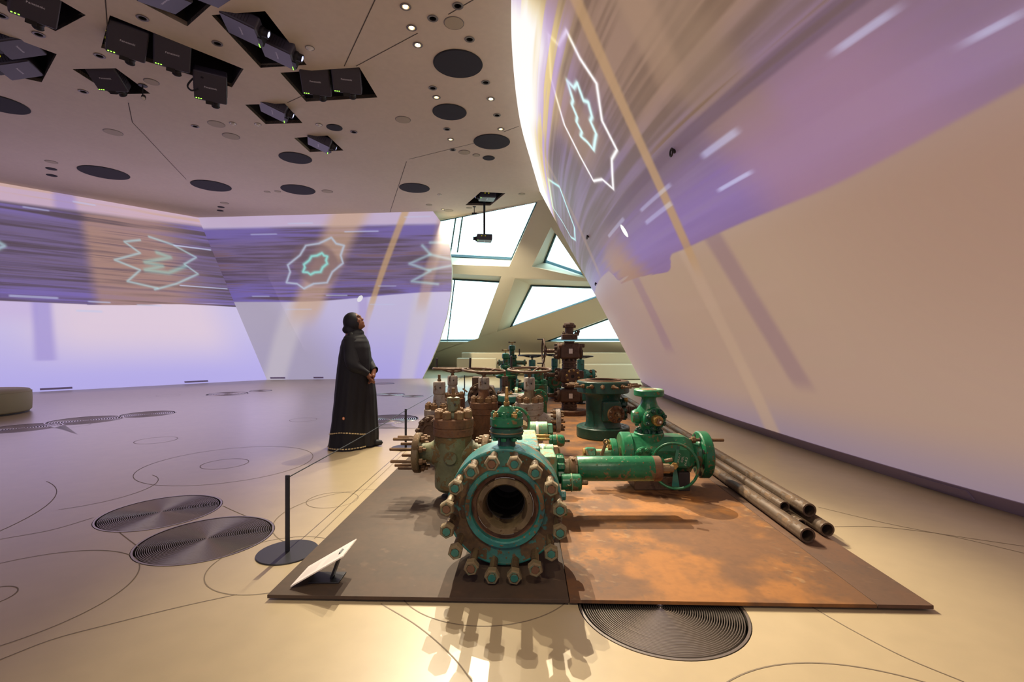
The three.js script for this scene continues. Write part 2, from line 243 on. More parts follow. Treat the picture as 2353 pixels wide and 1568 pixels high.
function rightPicture(u, v) {
  const n = streaks(u, v, 23), wv = fbm(u, v, 5, 5, 3, 97), bar = (a, b, w) => ss(w, w * 0.4, Math.abs(u - (a + (b - a) * v)));
  let c = mix([186, 168, 200], [212, 182, 172], ss(0.02, 0.14, v)); c = mix(c, mix([216, 186, 168], [196, 160, 148], ss(0.58, 0.74, u)), ss(0.1, 0.4, v)); c = mix(c, [190, 160, 190], 0.5 * ss(0.4, 0.12, u));
  c = mix(c, [176, 144, 160], 0.75 * bar(0.495, 0.61, 0.02) * ss(0.14, 0.18, v)); c = mix(c, [230, 200, 180], 0.7 * bar(0.375, 0.62, 0.02)); c = mix(c, [178, 140, 172], 0.6 * bar(0.2, 0.42, 0.02) * ss(0.2, 0.25, v));
  const lo = 0.515 - 0.06 * ss(0.15, 0.5, u) + 0.035 * ss(0.65, 0.8, u) - 0.045 * ss(0.215, 0.235, u) * (1 - ss(0.4, 0.46, u)) * n * 2;
  let band = mix([122, 98, 100], [154, 128, 164], ss(0.36, 0.62, n)); band = mix(band, mix([138, 106, 72], [186, 146, 110], ss(0.36, 0.6, n)), 0.9 * ss(0.47, 0.6, u) * ss(0.58, 0.68, v + (wv - 0.5) * 0.1));
  band = mix(band, mix([150, 116, 206], [176, 144, 216], n), ss(0.61, 0.5, v + (n - 0.5) * 0.12) * (1 - 0.35 * ss(0.62, 0.72, u)) * 0.9); band = mix(band, [196, 146, 180], ss(0.6, 0.65, u) * (1 - ss(0.7, 0.76, u)) * ss(0.66, 0.55, v) * 0.75);
  band = mix(band, [176, 142, 108], 0.55 * bar(0.63, 0.66, 0.035) * ss(0.5, 0.62, v)); band = mix(band, [134, 100, 60], 0.8 * ss(0.55, 0.62, n) * ss(0.5, 0.56, u) * ss(0.04, 0.02, Math.abs(v - 0.61))); band = mix(band, [110, 84, 110], 0.7 * ss(0.012, 0.006, Math.abs(v - 0.598)) * ss(0.3, 0.36, u));
  band = mix(band, [206, 158, 124], ss(0.2, 0.27, u + (n - 0.5) * 0.1) * (1 - ss(0.29, 0.38, u + (n - 0.5) * 0.1)) * ss(0.62, 0.5, v) * 0.85);
  band = mix(band, [204, 162, 120], 0.65 * ss(0.36, 0.42, u) * (1 - ss(0.48, 0.52, u)) * ss(0.66, 0.74, v)); band = mix(band, [186, 146, 150], 0.7 * ss(0.72, 0.8, u));
  c = mix(c, band, ss(lo - 0.003, lo + 0.003, v) * (1 - ss(0.72, 0.8, u) * ss(0.56, 0.46, v)));
  c = mix(c, [226, 178, 118], 0.85 * bar(0.37, 0.645, 0.012) * ss(0.38, 0.48, v)); c = mix(c, [206, 166, 140], 0.5 * bar(0.0, 0.3, 0.012) * ss(0.5, 0.55, v)); c = mix(c, [206, 164, 128], 0.5 * bar(0.5, 0.69, 0.02) * ss(0.62, 0.7, v));
  const warm = 1 - ss(0.42, 0.5, v); c = c.map((x, i) => x * (0.76 + warm * [-0.02, -0.05, -0.1][i]));
  c = mix(c, [255, 255, 255], glowLine(near(RSTAR, u, v, 1.5, true), 0.0045)); c = mix(c, [215, 255, 255], glowLine(near(RIN, u, v, 1.5, true), 0.0055)); c = mix(c, [190, 250, 250], 0.9 * glowLine(near(RFAR, u, v, 1.5, true), 0.006));
  if (Math.hypot((u - 0.37) * 2, (v - 0.555) * 0.9 + (u - 0.37) * -0.6) < 0.014) c = [250, 252, 246];
  const wv2 = (wv - 0.5) * 0.06 + (n - 0.5) * 0.05; c = mix(c, mix([240, 214, 140], [196, 168, 214], ss(0.5, 0.58, n)), 0.85 * ss(0.82, 0.88, v + wv2) * (1 - ss(0.53, 0.62, u))); c = mix(c, [255, 252, 248], ss(0.875, 0.925, v + wv2) * (1 - ss(0.5, 0.57, u + wv2)));
  return dashes([[0.6, 0.648, 0.563, 0.007, 0.5], [0.59, 0.636, 0.511, 0.004, 0.6], [0.7, 0.732, 0.571, 0.005, 0.5], [0.728, 0.75, 0.522, 0.004, 0.5], [0.45, 0.55, 0.56, 0.005, 0.4], [0.3, 0.4, 0.575, 0.006, 0.4], [0.44, 0.53, 0.535, 0.006, 0.4]], u, v, c);
}
function pictureMat(fn, u0, u1, w, k, base) {
  const t = texture(w, 640, (a, v) => fn(u0 + (u1 - u0) * a, v)); t.wrapS = t.wrapT = THREE.ClampToEdgeWrapping;
  return std({ color: base, roughness: 0.55, emissive: new THREE.Color(1, 1, 1), emissiveMap: t, emissiveIntensity: k });
}
const plaster = std({ color: srgb(206, 196, 180), roughness: 0.8 }), wallBase = srgb(126, 120, 116);
function pictureWall(name, fn, u0, u1, out, pic, k, edge, label) {
  const [face, shell] = slab(fn, u0, u1, 60, 36, out, (u, v) => [(u - u0) / (edge ? 1.2 : u1 - u0), v], edge);
  const m = structure(add(name, face, pic, scene)); m.userData.label = label;
  sub('wall_shell', shell, plaster, m); return m;
}
const wl = pictureWall('wall_left', leftWall, -0.8, 1, V(-0.25, 0, -0.25), pictureMat(leftPicture, -0.8, 1, 1280, 0.76, wallBase), 0, null, 'leaning white wall with projected purple and tan streaks');
const EDGE = [[0, 1.002], [0.123, 1.05], [0.259, 1.089], [0.42, 1.114], [0.58, 1.119], [0.701, 1.109], [0.824, 1.086], [0.935, 1.047], [1, 1.004]];
const edgeOf = (v) => { let i = 0; while (i < EDGE.length - 2 && EDGE[i + 1][0] < v) i++; const [a, b] = [EDGE[i], EDGE[i + 1]], k = clamp((v - a[0]) / (b[0] - a[0])); return a[1] + (b[1] - a[1]) * k; };
const wb = pictureWall('wall_back', backWall, 0, 1, V(0, 0, -0.2), pictureMat(backPicture, 0, 1.2, 1280, 0.7, wallBase), 0, edgeOf, 'leaning white wall with curved edge and a projected star');
const wr = pictureWall('wall_right', rightWall, 0, 1, V(0.3, 0, -0.1), pictureMat(rightPicture, 0, 1, 1664, 0.95, wallBase), 0, null, 'huge overhanging curved wall with projected purple streaks and stars');
// the strip at the foot of the leaning walls, with low vents let into it
function footStrip(name, fn, u0, u1, n, h, out, mat, lift = 0) {
  const P = [], I = [];
  for (let i = 0; i <= n; i++) { const u = u0 + (u1 - u0) * i / n; for (const [v, o] of [[lift, 0], [lift, 1], [lift + h, 1], [lift + h, 0]]) { const p = fn(u, v / CEIL).addScaledVector(out, o); P.push(p.x, Math.max(p.y, 0.001), p.z); } }
  for (let i = 0; i < n; i++) for (let k = 0; k < 4; k++) { const a = i * 4 + k, b = i * 4 + (k + 1) % 4; I.push(a, a + 4, b + 4, a, b + 4, b); }
  I.push(0, 1, 2, 0, 2, 3); const e = n * 4; I.push(e, e + 2, e + 1, e, e + 3, e + 2);
  const g = new THREE.BufferGeometry(); g.setAttribute('position', new THREE.Float32BufferAttribute(P, 3)); g.setAttribute('uv', new THREE.Float32BufferAttribute(P.filter((_, i) => i % 3 < 2), 2)); g.setIndex(I);
  return toCreasedNormals(g, 0.5);
}
const skirtGrey = std({ color: srgb(150, 134, 152), roughness: 0.6 }), skirtPale = std({ color: srgb(196, 188, 205), roughness: 0.6 }), ventMat = std({ color: srgb(176, 164, 210), roughness: 0.6 });
structure(add('baseboard_right', footStrip('', rightWall, 0, 0.85, 80, 0.12, V(-0.02, 0, 0), skirtGrey), skirtGrey, scene));
for (const [n, fn, a, b, o, m, h, l] of [['left', leftWall, 0.11, 0.21, V(0.035, 0, 0.035), ventMat, 0.05, 0.04], ['left', leftWall, 0.62, 0.72, V(0.035, 0, 0.035), ventMat, 0.05, 0.04], ['back', backWall, 0.03, 0.12, V(0, 0, 0.05), ventMat, 0.05, 0.04], ['back', backWall, 0.3, 0.36, V(0, 0, 0.05), ventMat, 0.05, 0.04], ['right', rightWall, 0.565, 0.605, V(-0.035, 0, 0), skirtGrey, 0.07, 0.03]])
  structure(add('trim_vent_' + n, footStrip('', fn, a, b, 8, h, o, m, l), m, scene));

// floor: cast resin with wells for the round grilles, and thin joints that follow circles
const GR = [[371, 1176, 0.4], [476, 1237, 0.4], [1517.6, 1395, 0.4], [197, 966, 0.5], [340, 952, 0.42], [50, 984, 0.46], [523, 905.5, 0.47], [599, 898.5, 0.28], [893, 963.5, 0.5], [895, 907, 0.38], [949, 911, 0.26], [880, 882, 0.36], [962, 974, 0.42]].map(([x, y, r]) => { const p = onY(x, y, 0); p.r = r; return p; });
const resin = texture(1024, 1024, (u, v) => { const a = fbm(u, v, 4, 4, 5, 5), b = fbm(u, v, 60, 60, 3, 15); return mix([174, 157, 126], [180, 163, 132], a).map((x) => x * (0.97 + 0.05 * b)); });
resin.repeat.set(1 / 6, 1 / 6);
const floorMat = std({ map: resin, roughness: 0.33 });
const ring = (x, y, r, n = 40) => { const h = new THREE.Path(); for (let i = 0; i <= n; i++) { const a = -i / n * Math.PI * 2, X2 = x + r * Math.cos(a), Y2 = y + r * Math.sin(a); i ? h.lineTo(X2, Y2) : h.moveTo(X2, Y2); } return h; };
const rect = (x0, y0, x1, y1) => new THREE.Shape([[x0, y0], [x1, y0], [x1, y1], [x0, y1]].map((p) => new THREE.Vector2(...p)));
{
  // squares around the wells (joined where they touch) are cut from the sheet, the rest falls into plain rectangles
  let boxes = GR.map((g) => ({ x0: g.x - g.r - 0.06, x1: g.x + g.r + 0.06, y0: -g.z - g.r - 0.06, y1: -g.z + g.r + 0.06, h: [g] })), again = true;
  while (again) { again = false; for (let i = 0; i < boxes.length && !again; i++) for (let j = i + 1; j < boxes.length && !again; j++) { const p = boxes[i], q = boxes[j]; if (p.x0 <= q.x1 && q.x0 <= p.x1 && p.y0 <= q.y1 && q.y0 <= p.y1) { boxes.splice(j, 1); boxes[i] = { x0: Math.min(p.x0, q.x0), x1: Math.max(p.x1, q.x1), y0: Math.min(p.y0, q.y0), y1: Math.max(p.y1, q.y1), h: [...p.h, ...q.h] }; again = true; } } }
  const parts = [], ys = [-5, 27, ...boxes.flatMap((b) => [b.y0, b.y1])].sort((p, q) => p - q);
  const piece = (s) => parts.push(new THREE.ExtrudeGeometry(s, { depth: 0.12, bevelEnabled: false }));
  for (const b of boxes) { const s = rect(b.x0, b.y0, b.x1, b.y1); for (const g of b.h) s.holes.push(ring(g.x, -g.z, g.r + 0.004, 96)); piece(s); }
  for (let k = 0; k + 1 < ys.length; k++) { const m = (ys[k] + ys[k + 1]) / 2; if (ys[k + 1] - ys[k] < 1e-6) continue; let x = -19; for (const b of boxes.filter((q) => q.y0 < m && q.y1 > m).sort((p, q) => p.x0 - q.x0)) { piece(rect(x, ys[k], b.x0, ys[k + 1])); x = b.x1; } piece(rect(x, ys[k], 9, ys[k + 1])); }
  const g = mergeGeometries(parts).rotateX(-Math.PI / 2).translate(0, -0.12, 0);
  var floor = structure(add('floor', boxUV(g), floorMat, scene)); floor.userData.label = 'glossy cream resin floor with thin circular joints';
  sub('floor_bed', rbox(28, 0.1, 32, 0.002), M.dark, floor, V(-5, -0.172, -11));
}
const jointMat = std({ color: srgb(118, 104, 86), roughness: 0.7 });
function joint(pts, w = 0.006) {                      // a flat strip let into the floor
  const P = [], I = [];
  pts.forEach((p, i) => { const a = pts[Math.max(i - 1, 0)], b = pts[Math.min(i + 1, pts.length - 1)], n = V(-(b.z - a.z), 0, b.x - a.x).normalize().multiplyScalar(w / 2); for (const s of [1, -1]) P.push(p.x + n.x * s, 0.0012, p.z + n.z * s); if (i) { const k = i * 2; I.push(k - 2, k, k - 1, k - 1, k, k + 1); } });
  const g = new THREE.BufferGeometry(); g.setAttribute('position', new THREE.Float32BufferAttribute(P, 3)); g.setIndex(I); g.computeVertexNormals(); sub('joint_strip', g, jointMat, floor);
}
const arc = (x, z, r, a0 = 0, a1 = 360, n = 96) => Array.from({ length: n + 1 }, (_, i) => { const a = (a0 + (a1 - a0) * i / n) * Math.PI / 180; return V(x + r * Math.cos(a), 0, -(z + r * Math.sin(a))); });
for (const [x, z, r, a, b] of [[-3.07, 5.12, 0.223], [-1.48, 3.95, 0.2], [-2.68, 2.43, 0.12], [-4.72, 6.35, 0.235], [-6.9, 7.48, 0.24], [-3.5, 8.03, 0.21], [-8.4, 11.7, 0.24], [-2.6, 2.43, 0.56, -90, 150], [-1.38, 2.83, 0.37, 60, 300], [-1.12, 3.62, 0.62, 80, 290], [-3.03, 5.15, 0.82], [-3.8, 4.2, 0.56, -60, 60], [1.2, 1.24, 0.7], [-0.13, 2.69, 0.5, 200, 340], [-5.2, 3.0, 1.7, -20, 60]]) joint(arc(x, z, r, a, b));
for (const L of [[[722, 1239], [821, 1144], [905, 1064], [985, 985]], [[544, 1367], [420, 1394], [250, 1436], [119, 1471], [0, 1517]], [[875, 1388], [960, 1440], [1040, 1510], [1085, 1567]], [[1856, 1390], [1960, 1450], [2080, 1512], [2215, 1568]], [[1917, 1211], [2010, 1211], [2120, 1222], [2230, 1238], [2353, 1256]], [[1880, 1166], [2040, 1204], [2200, 1236], [2353, 1272]], [[268, 1219], [292, 1238], [320, 1259]], [[512, 1163], [540, 1176], [571, 1189]], [[215, 1190], [120, 1218], [0, 1240]]])
  joint(new THREE.CatmullRomCurve3(L.map(([x, y]) => onY(x, y, 0))).getPoints(30));

// ceiling: plaster panels with open joints, and dark slots for the projectors
const onC = (x, y) => onY(x, y, CEIL), cs = (p) => new THREE.Vector2(p.x, -p.z);
const REC = [[[-60, -23], [20, -68], [197.6, 35], [127.5, 72]], [[-60, 45], [0, 76], [130.5, 124.5], [95.6, 189.5], [0, 168], [-70, 150]], [[252.4, 35], [560, 158.6], [533, 201], [232, 110]], [[166, 159], [266.5, 157], [346, 215.5], [257.5, 217]], [[313, 0], [330, -70], [560, -60], [498.5, 0], [430.4, 61]], [[485.7, 34.7], [609, 25.5], [705, 149.6], [599, 156.4]], [[643.8, 167.3], [825.7, 154.7], [867.6, 224.4], [703.3, 234]], [[563, 240.7], [654, 238], [695.5, 283], [610.5, 285.6]], [[675.4, 317], [752.6, 311.5], [789.3, 346], [712, 350]], [[1069.5, 471.6], [1104.5, 441], [1161.3, 444.4], [1126.6, 472.6]]].map((q) => q.map(([x, y]) => onC(x, y)));
const SEAM = [[[236, -80], [249, 88]], [[295, 236], [304, 281]], [[304, 281], [334, 312], [384, 366], [428, 412]], [[866, -10], [791, 152]], [[818, 152], [960, 76]], [[1030, 33], [1100, -8]], [[934, 371], [896, 488]], [[940, 366], [1090, 329]], [[1158, 303], [1192, 290]], [[660, 236], [700, 218]]].map((q) => q.map(([x, y]) => onC(x, y)));
const seamMat = std({ color: srgb(84, 74, 66), roughness: 0.9 });
const LIGHTS = [];                         // filled before the ceiling is cut: [point, radius]
const lampPx = [[932, 15, 1], [946, 63.5, 1], [960, 103, 2], [1003, 223.5, 1], [1128, 227, 2], [1151, 296.5, 1], [1035.5, 320.5, 1], [1018, 481, 1]], canPx = [[1052, 13], [994.5, 42], [1079, 90], [1116, 189], [994.5, 202], [1142, 264.5], [1027, 296.5], [1040.5, 344], [327.5, 41], [229, 128], [89, 78.5], [499.5, 99.5], [191.5, 210], [448.5, 290], [2, 35], [813, 303]];
for (const [x, y, k] of lampPx) LIGHTS.push([onC(x, y), k]);
const CANS = canPx.map(([x, y]) => onC(x, y));
{
  const s = new THREE.Shape([[-19, -5], [9, -5], [9, 7.8], [-3.32, 15.8], [-6.3, 25.8], [-19, 25.8]].map((p) => new THREE.Vector2(...p)));
  for (const q of REC) s.holes.push(new THREE.Path(q.map(cs)));
  for (const p of [...LIGHTS.map((l) => l[0]), ...CANS]) s.holes.push(ring(p.x, -p.z, 0.045, 24));
  const plasterTex = texture(512, 512, (u, v) => mix([212, 196, 176], [218, 203, 184], fbm(u, v, 5, 5, 5, 65)).map((x) => x * (0.985 + 0.03 * fbm(u, v, 70, 70, 2, 66)))); plasterTex.repeat.set(1 / 4, 1 / 4);
  var ceiling = structure(add('ceiling', boxUV(new THREE.ExtrudeGeometry(s, { depth: 0.06, bevelEnabled: false }).rotateX(-Math.PI / 2).translate(0, CEIL, 0)), std({ map: plasterTex, roughness: 0.75 }), scene));
  ceiling.userData.label = 'beige plaster ceiling cut by dark projector slots';
  for (const q of SEAM) { const P = [], I = []; q.forEach((p, i) => { const a = q[Math.max(i - 1, 0)], b = q[Math.min(i + 1, q.length - 1)], n = V(-(b.z - a.z), 0, b.x - a.x).normalize().multiplyScalar(0.006); for (const k of [1, -1]) P.push(p.x + n.x * k, CEIL - 0.002, p.z + n.z * k); if (i) { const k = i * 2; I.push(k - 2, k - 1, k, k - 1, k + 1, k); } }); const g = new THREE.BufferGeometry(); g.setAttribute('position', new THREE.Float32BufferAttribute(P, 3)); g.setIndex(I); g.computeVertexNormals(); sub('joint_strip', g, seamMat, ceiling); }
  { const r = new THREE.Shape([[-19.1, -5.1], [9.1, -5.1], [9.1, 7.8], [-3.32, 15.8], [-6.3, 26], [-19.1, 26]].map((p) => new THREE.Vector2(...p))); sub('added_roof_slab', new THREE.ExtrudeGeometry(r, { depth: 0.2, bevelEnabled: false }).rotateX(-Math.PI / 2).translate(0, CEIL + 0.9, 0), M.dark, ceiling); }  // unseen slab added above the ceiling to keep sky light out
  for (const q of REC) {                               // black liner around each slot
    const n = q.length, P = [], I = []; for (const h of [0, 0.75]) q.forEach((p) => P.push(p.x, CEIL + 0.004 + h, p.z));
    for (let i = 0; i < n; i++) { const j = (i + 1) % n; I.push(i, j, j + n, i, j + n, i + n); } for (let i = 1; i + 1 < n; i++) I.push(n, n + i, n + i + 1);
    const g = new THREE.BufferGeometry(); g.setAttribute('position', new THREE.Float32BufferAttribute(P, 3)); g.setIndex(I); sub('slot_liner', toCreasedNormals(g, 0.3), std({ color: srgb(22, 18, 22), roughness: 0.8 }), ceiling);
  }
}
// outer walls close the hall behind the leaning faces and behind the camera
for (const [n, w, d, x, z] of [['outer_left', 0.2, 32, -19, -11], ['outer_right', 0.2, 18, 9, -4], ['far', 14.9, 0.2, -11.6, -25]]) structure(add('wall_' + n, rbox(w, 6.4, d, 0.01), plaster, scene, V(x, 3.15, z)));

pictureWall('wall_behind', ruled([[8.9, -4.8], [-18.9, -4.8]], [[8.9, -4.6], [-18.9, -4.6]]), 0, 1, V(0, 0, 0.2), pictureMat(backPicture, 0, 1.2, 640, 0.75, wallBase), 0, () => 1, 'unseen wall behind the camera with a glowing picture added as front fill');  // the glow of this unseen wall is added as front fill

// window wall: slanting concrete beams between panes, leaning in over the floor; each opening has an outline on the room side and one at the glass
{
  const OPEN = [
    [[[-0.056, 0.992], [1.0, 0.996], [0.728, 0.733], [-0.014, 0.786]], [[-0.115, 0.954], [0.962, 0.963], [0.711, 0.715], [-0.072, 0.781]], [[0.1, 0.79, 0.955], [0.175, 0.79, 0.955]]],
    [[[1.104, 0.891], [1.34, 0.641], [0.925, 0.722]], [[1.124, 0.842], [1.31, 0.596], [0.994, 0.686]], []],
    [[[-0.006, 0.738], [0.656, 0.686], [0.441, 0.254], [-0.016, 0.254]], [[-0.048, 0.656], [0.62, 0.601], [0.417, 0.181], [-0.051, 0.181]], [[0.06, 0.182, 0.64], [0.135, 0.182, 0.635]]],
    [[[0.776, 0.669], [1.597, 0.606], [1.592, 0.575], [0.6, 0.295]], [[0.883, 0.568], [1.565, 0.519], [1.565, 0.514], [0.695, 0.284]], []],
    [[[1.602, 0.454], [1.576, 0.253], [0.995, 0.253]], [[1.576, 0.382], [1.553, 0.183], [0.984, 0.184]], []],
  ];
  const U0 = -0.35, U1 = 1.75, s = new THREE.Shape([[U0, 0], [U1, 0], [U1, 1], [U0, 1]].map((p) => new THREE.Vector2(...p))), beamMat = std({ color: srgb(206, 197, 176), roughness: 0.6 });
  for (const [q] of OPEN) s.holes.push(new THREE.Path(q.map((p) => new THREE.Vector2(...p))));
  const n = (() => { const a = windowWall(0.2, 0.5), b = windowWall(0.6, 0.5), c = windowWall(0.2, 0.8); return b.sub(a).cross(c.sub(a)).normalize(); })(); if (n.z < 0) n.negate();
  const pos = (u, v, d) => windowWall(u, v).addScaledVector(n, -d), geo = (P, I) => { const g = new THREE.BufferGeometry(); g.setAttribute('position', new THREE.Float32BufferAttribute(P.flatMap((p) => [p.x, p.y, p.z]), 3)); g.setIndex(I); return boxUV(toCreasedNormals(g, 0.3)); };
  const face = new THREE.ShapeGeometry(s), fp = face.attributes.position, P = [], I = [...face.index.array];
  for (let i = 0; i < fp.count; i++) P.push(pos(fp.getX(i), fp.getY(i), 0));
  const ww = structure(add('wall_window', geo(P, I), beamMat, scene)); ww.userData.label = 'slanting cream beams around bright window panes';
  const paneMat = new THREE.MeshPhysicalMaterial({ color: srgb(236, 250, 250), transmission: 1, roughness: 0, thickness: 0, ior: 1.4 }), frameMat = std({ color: srgb(44, 70, 78), roughness: 0.4, metalness: 0.4 });
  OPEN.forEach(([a, b, fins], k) => {
    const A = a.map(([u, v]) => pos(u, v, 0)), B = b.map(([u, v]) => pos(u, v, 0.5)), C = b.map(([u, v]) => pos(u, v, 0.62)), N = A.length;
    for (let i = 0; i < N; i++) { const j = (i + 1) % N; sub('beam_reveal', geo([A[i], A[j], B[j], B[i]], [0, 1, 2, 0, 2, 3]), beamMat, ww); sub('beam_reveal', geo([B[i], B[j], C[j], C[i]], [0, 1, 2, 0, 2, 3]), frameMat, ww); }
    const win = structure(add('window_' + (k + 1), geo(B, N === 4 ? [0, 1, 2, 0, 2, 3] : [0, 1, 2]), paneMat, scene));
    B.forEach((p, i) => sub('window_frame', rod(p.clone().addScaledVector(n, 0.02), B[(i + 1) % N].clone().addScaledVector(n, 0.02), 0.045, 6), frameMat, win));
    for (const [u, v0, v1] of fins) sub('glass_fin', rod(pos(u, v0, 0.46), pos(u + 0.03, v1, 0.46), 0.028, 6), frameMat, win);
  });
  // the wall behind the beams, seen only from outside
  const ob = [[U0, 0], [U1, 0], [U1, 1], [U0, 1]].map(([u, v]) => pos(u, v, 0.62)), s2 = new THREE.Shape([[U0, 0], [U1, 0], [U1, 1], [U0, 1]].map((p) => new THREE.Vector2(...p))); for (const [, q] of OPEN) s2.holes.push(new THREE.Path(q.map((p) => new THREE.Vector2(...p))));
  const f2 = new THREE.ShapeGeometry(s2), p2 = f2.attributes.position, P2 = []; for (let i = 0; i < p2.count; i++) P2.push(pos(p2.getX(i), p2.getY(i), 0.62)); sub('wall_shell', geo(P2, [...f2.index.array]), plaster, ww);
}
// stepped benches at the foot of the windows
const benchMat = std({ color: srgb(188, 176, 148), roughness: 0.6 });
function benchBox(name, label, x0, y0, x1, y1, Z, depth, turn = 0) { const a = at(x0, y0, Z), b = at(x1, y1, Z), w = b.x - a.x, h = a.y - b.y; const m = add(name, rbox(w, h, depth, 0.03), benchMat, scene, V((a.x + b.x) / 2, (a.y + b.y) / 2, -Z - depth / 2)); m.rotation.y = turn; return tag(m, label, 'bench', null); }
benchBox('stepped_bench', 'long low cream bench, front step below the right windows', 1290, 838, 1480, 872, 16.6, 0.7);
benchBox('stepped_bench', 'long cream bench step with lit edge, right under the window sill', 1290, 811, 1470, 842, 17.35, 0.4);
benchBox('bench_block', 'cream block seat, lower front one left of the slanting beams', 1049, 824, 1140, 850, 17.8, 0.5);
benchBox('bench_block', 'cream block seat, upper rear one at the foot of the beams', 1060, 811, 1285, 850, 18.45, 0.3);
// ------------------------------------------------------------------ ceiling fittings
const trimGrey = std({ color: srgb(120, 112, 106), roughness: 0.5, metalness: 0.3 }), cupDark = std({ color: srgb(20, 18, 18), roughness: 0.7 }), cupBright = std({ color: srgb(200, 190, 170), roughness: 0.25, metalness: 0.8 });
const ringGeo = lathe([[0.042, 0], [0.062, 0], [0.066, 0.004], [0.062, 0.009], [0.042, 0.009], [0.042, 0]], 32), cupGeo = lathe([[0.041, 0], [0.041, 0.09], [0.02, 0.1], [0.0001, 0.1], [0.0001, 0.104], [0.045, 0.104], [0.045, 0]], 24), bulbGeo = lathe([[0.0001, 0], [0.018, 0.002], [0.03, 0.012], [0.03, 0.02], [0.0001, 0.02]], 20);
const bulbMat = std({ color: 0xffffff, emissive: new THREE.Color(1, 0.88, 0.66), emissiveIntensity: 9, roughness: 0.4 });
function can(label, p, lit, aim, power, angle, group) {
  const t = thing(lit ? 'lit_downlight' : 'downlight', label, 'downlight', V(p.x, CEIL, p.z), group);
  sub('trim_ring', ringGeo, trimGrey, t, V(0, -0.009, 0)); sub('reflector', cupGeo, lit ? cupBright : cupDark, t, V(0, -0.001, 0));
  if (lit) {
    sub('bulb', bulbGeo, bulbMat, t, V(0, lit > 1 ? 0.004 : 0.035, 0));
    const s = new THREE.SpotLight(rgb(WARM), power, 0, angle, 0.55, 2); s.name = 'downlight_beam'; s.position.set(p.x, CEIL - 0.03, p.z); s.target.position.copy(aim); s.shadow.radius = 0.8; s.shadow.mapSize.set(2048, 2048); scene.add(s, s.target);
  }
  return t;
}
const litWords = ['lit downlight at the top edge of the photo, nearest of the lit ones', 'lit downlight beside a dark one, just behind the topmost lit lamp', 'brightest starry downlight, left of the largest dark ceiling disc', 'lit downlight just above the middle one of three dark discs by curved wall', 'bright starry downlight right of the middle dark disc, near the curved wall', 'small lit downlight above the third dark disc beside the curved wall', 'small lit downlight left of the third dark disc by the curved wall', 'small lit downlight by the corner where wall, window and ceiling meet'];
const AIM = [[V(-0.2, 0, -5.6), 42, 0.5], [V(0.3, 0, -4.4), 50, 0.5], [V(0.5, 0, -2.6), 100, 0.44], [V(-0.4, 0, -5.0), 48, 0.48], [V(0.7, 0, -3.2), 210, 0.3], [V(0.6, 0, -8.0), 85, 0.5], [V(0, 0, -6.5), 65, 0.5], [V(0.2, 0.8, -17), 120, 0.8]];
LIGHTS.forEach(([p, k], i) => can(litWords[i], p, k, AIM[i][0], AIM[i][1], AIM[i][2]));
// more downlights added unseen behind the camera to light floor and valve fronts
for (const [x, z, tx, tz, k, a, w] of [[0.9, -0.6, 0.5, -1.9, 15, 0.62, 'over the floor before the plate'], [0.5, 0.9, -0.1, -3.0, 30, 0.36, 'facing the great flange'], [-2.0, 0.3, 0.2, -4.0, 10, 0.42, 'over the left edge of the plate'], [-2.6, 0.2, -2.6, -2.6, 8, 0.75, 'over the floor left of the rope'], [1.9, 0.4, 2.6, -3.4, 10, 0.7, 'over the floor right of the pipes']])
  can('added lit ceiling downlight out of view ' + w, V(x, CEIL, z), 1, V(tx, 0, tz), k, a);
const canWords = ['dark recessed downlight at top edge, farthest right of its row', 'dark downlight left of the round beige cover near the top edge', 'dark downlight just above the largest dark ceiling disc', 'dark downlight lower right of the largest dark ceiling disc', 'dark downlight between the two largest dark discs, left side', 'dark downlight right of the middle dark disc, against the curved wall', 'dark downlight just below the middle dark disc', 'small dark downlight left of small round beige cover by third disc', 'dark downlight above the long slot with three projectors', 'dark downlight left of the long three-projector slot', 'dark downlight between the two leftmost projector slots', 'dark downlight between the long slot and the twin lens slot', 'dark downlight below the leftmost slot, left of the small triangular slot', 'small dark downlight below the long slot, left of pale round covers', 'dark downlight in the top left corner of the photo', 'small unlit downlight right of the small dark fitting'];
CANS.forEach((p, i) => can(canWords[i], p, 0));
const cloth = std({ color: srgb(46, 44, 52), roughness: 0.9 }), coverMat = std({ color: srgb(178, 164, 140), roughness: 0.7 });
function plate(name, label, px, py, r, mat, category, t = 0.012) { const p = onC(px, py), o = thing(name, label, category, V(p.x, CEIL - t, p.z)); sub('panel', disc(r, t, { ch: t * 0.4, seg: 56 }), mat, o); sub('rim', torus(r + 0.004, 0.006, 56), mat === cloth ? cupDark : trimGrey, o, V(0, 0.008, 0)); return o; }
for (const [x, y, r, w] of [[1052.5, 147, 0.335, 'largest dark round ceiling panel, nearest of three along the curved wall'], [1033, 257.5, 0.278, 'dark round ceiling panel, middle one of three along the curved wall'], [1130, 325.7, 0.345, 'dark round ceiling panel, farthest of three along the curved wall'], [679, 363, 0.315, 'dark round ceiling panel below the small single projector slot'], [685, 436, 0.4, 'dark round ceiling panel above the starred back wall, centre'], [485.5, 427, 0.43, 'dark round ceiling panel above the inclined corner of the two walls'], [239.5, 397, 0.46, 'dark round ceiling panel over the left wall'], [952.5, 432, 0.37, 'dark round ceiling panel above the right end of back wall'], [-2, 238, 0.36, 'dark round ceiling panel cut by the left edge of the photo']]) plate('ceiling_panel', w, x, y, r, cloth, 'ceiling panel');
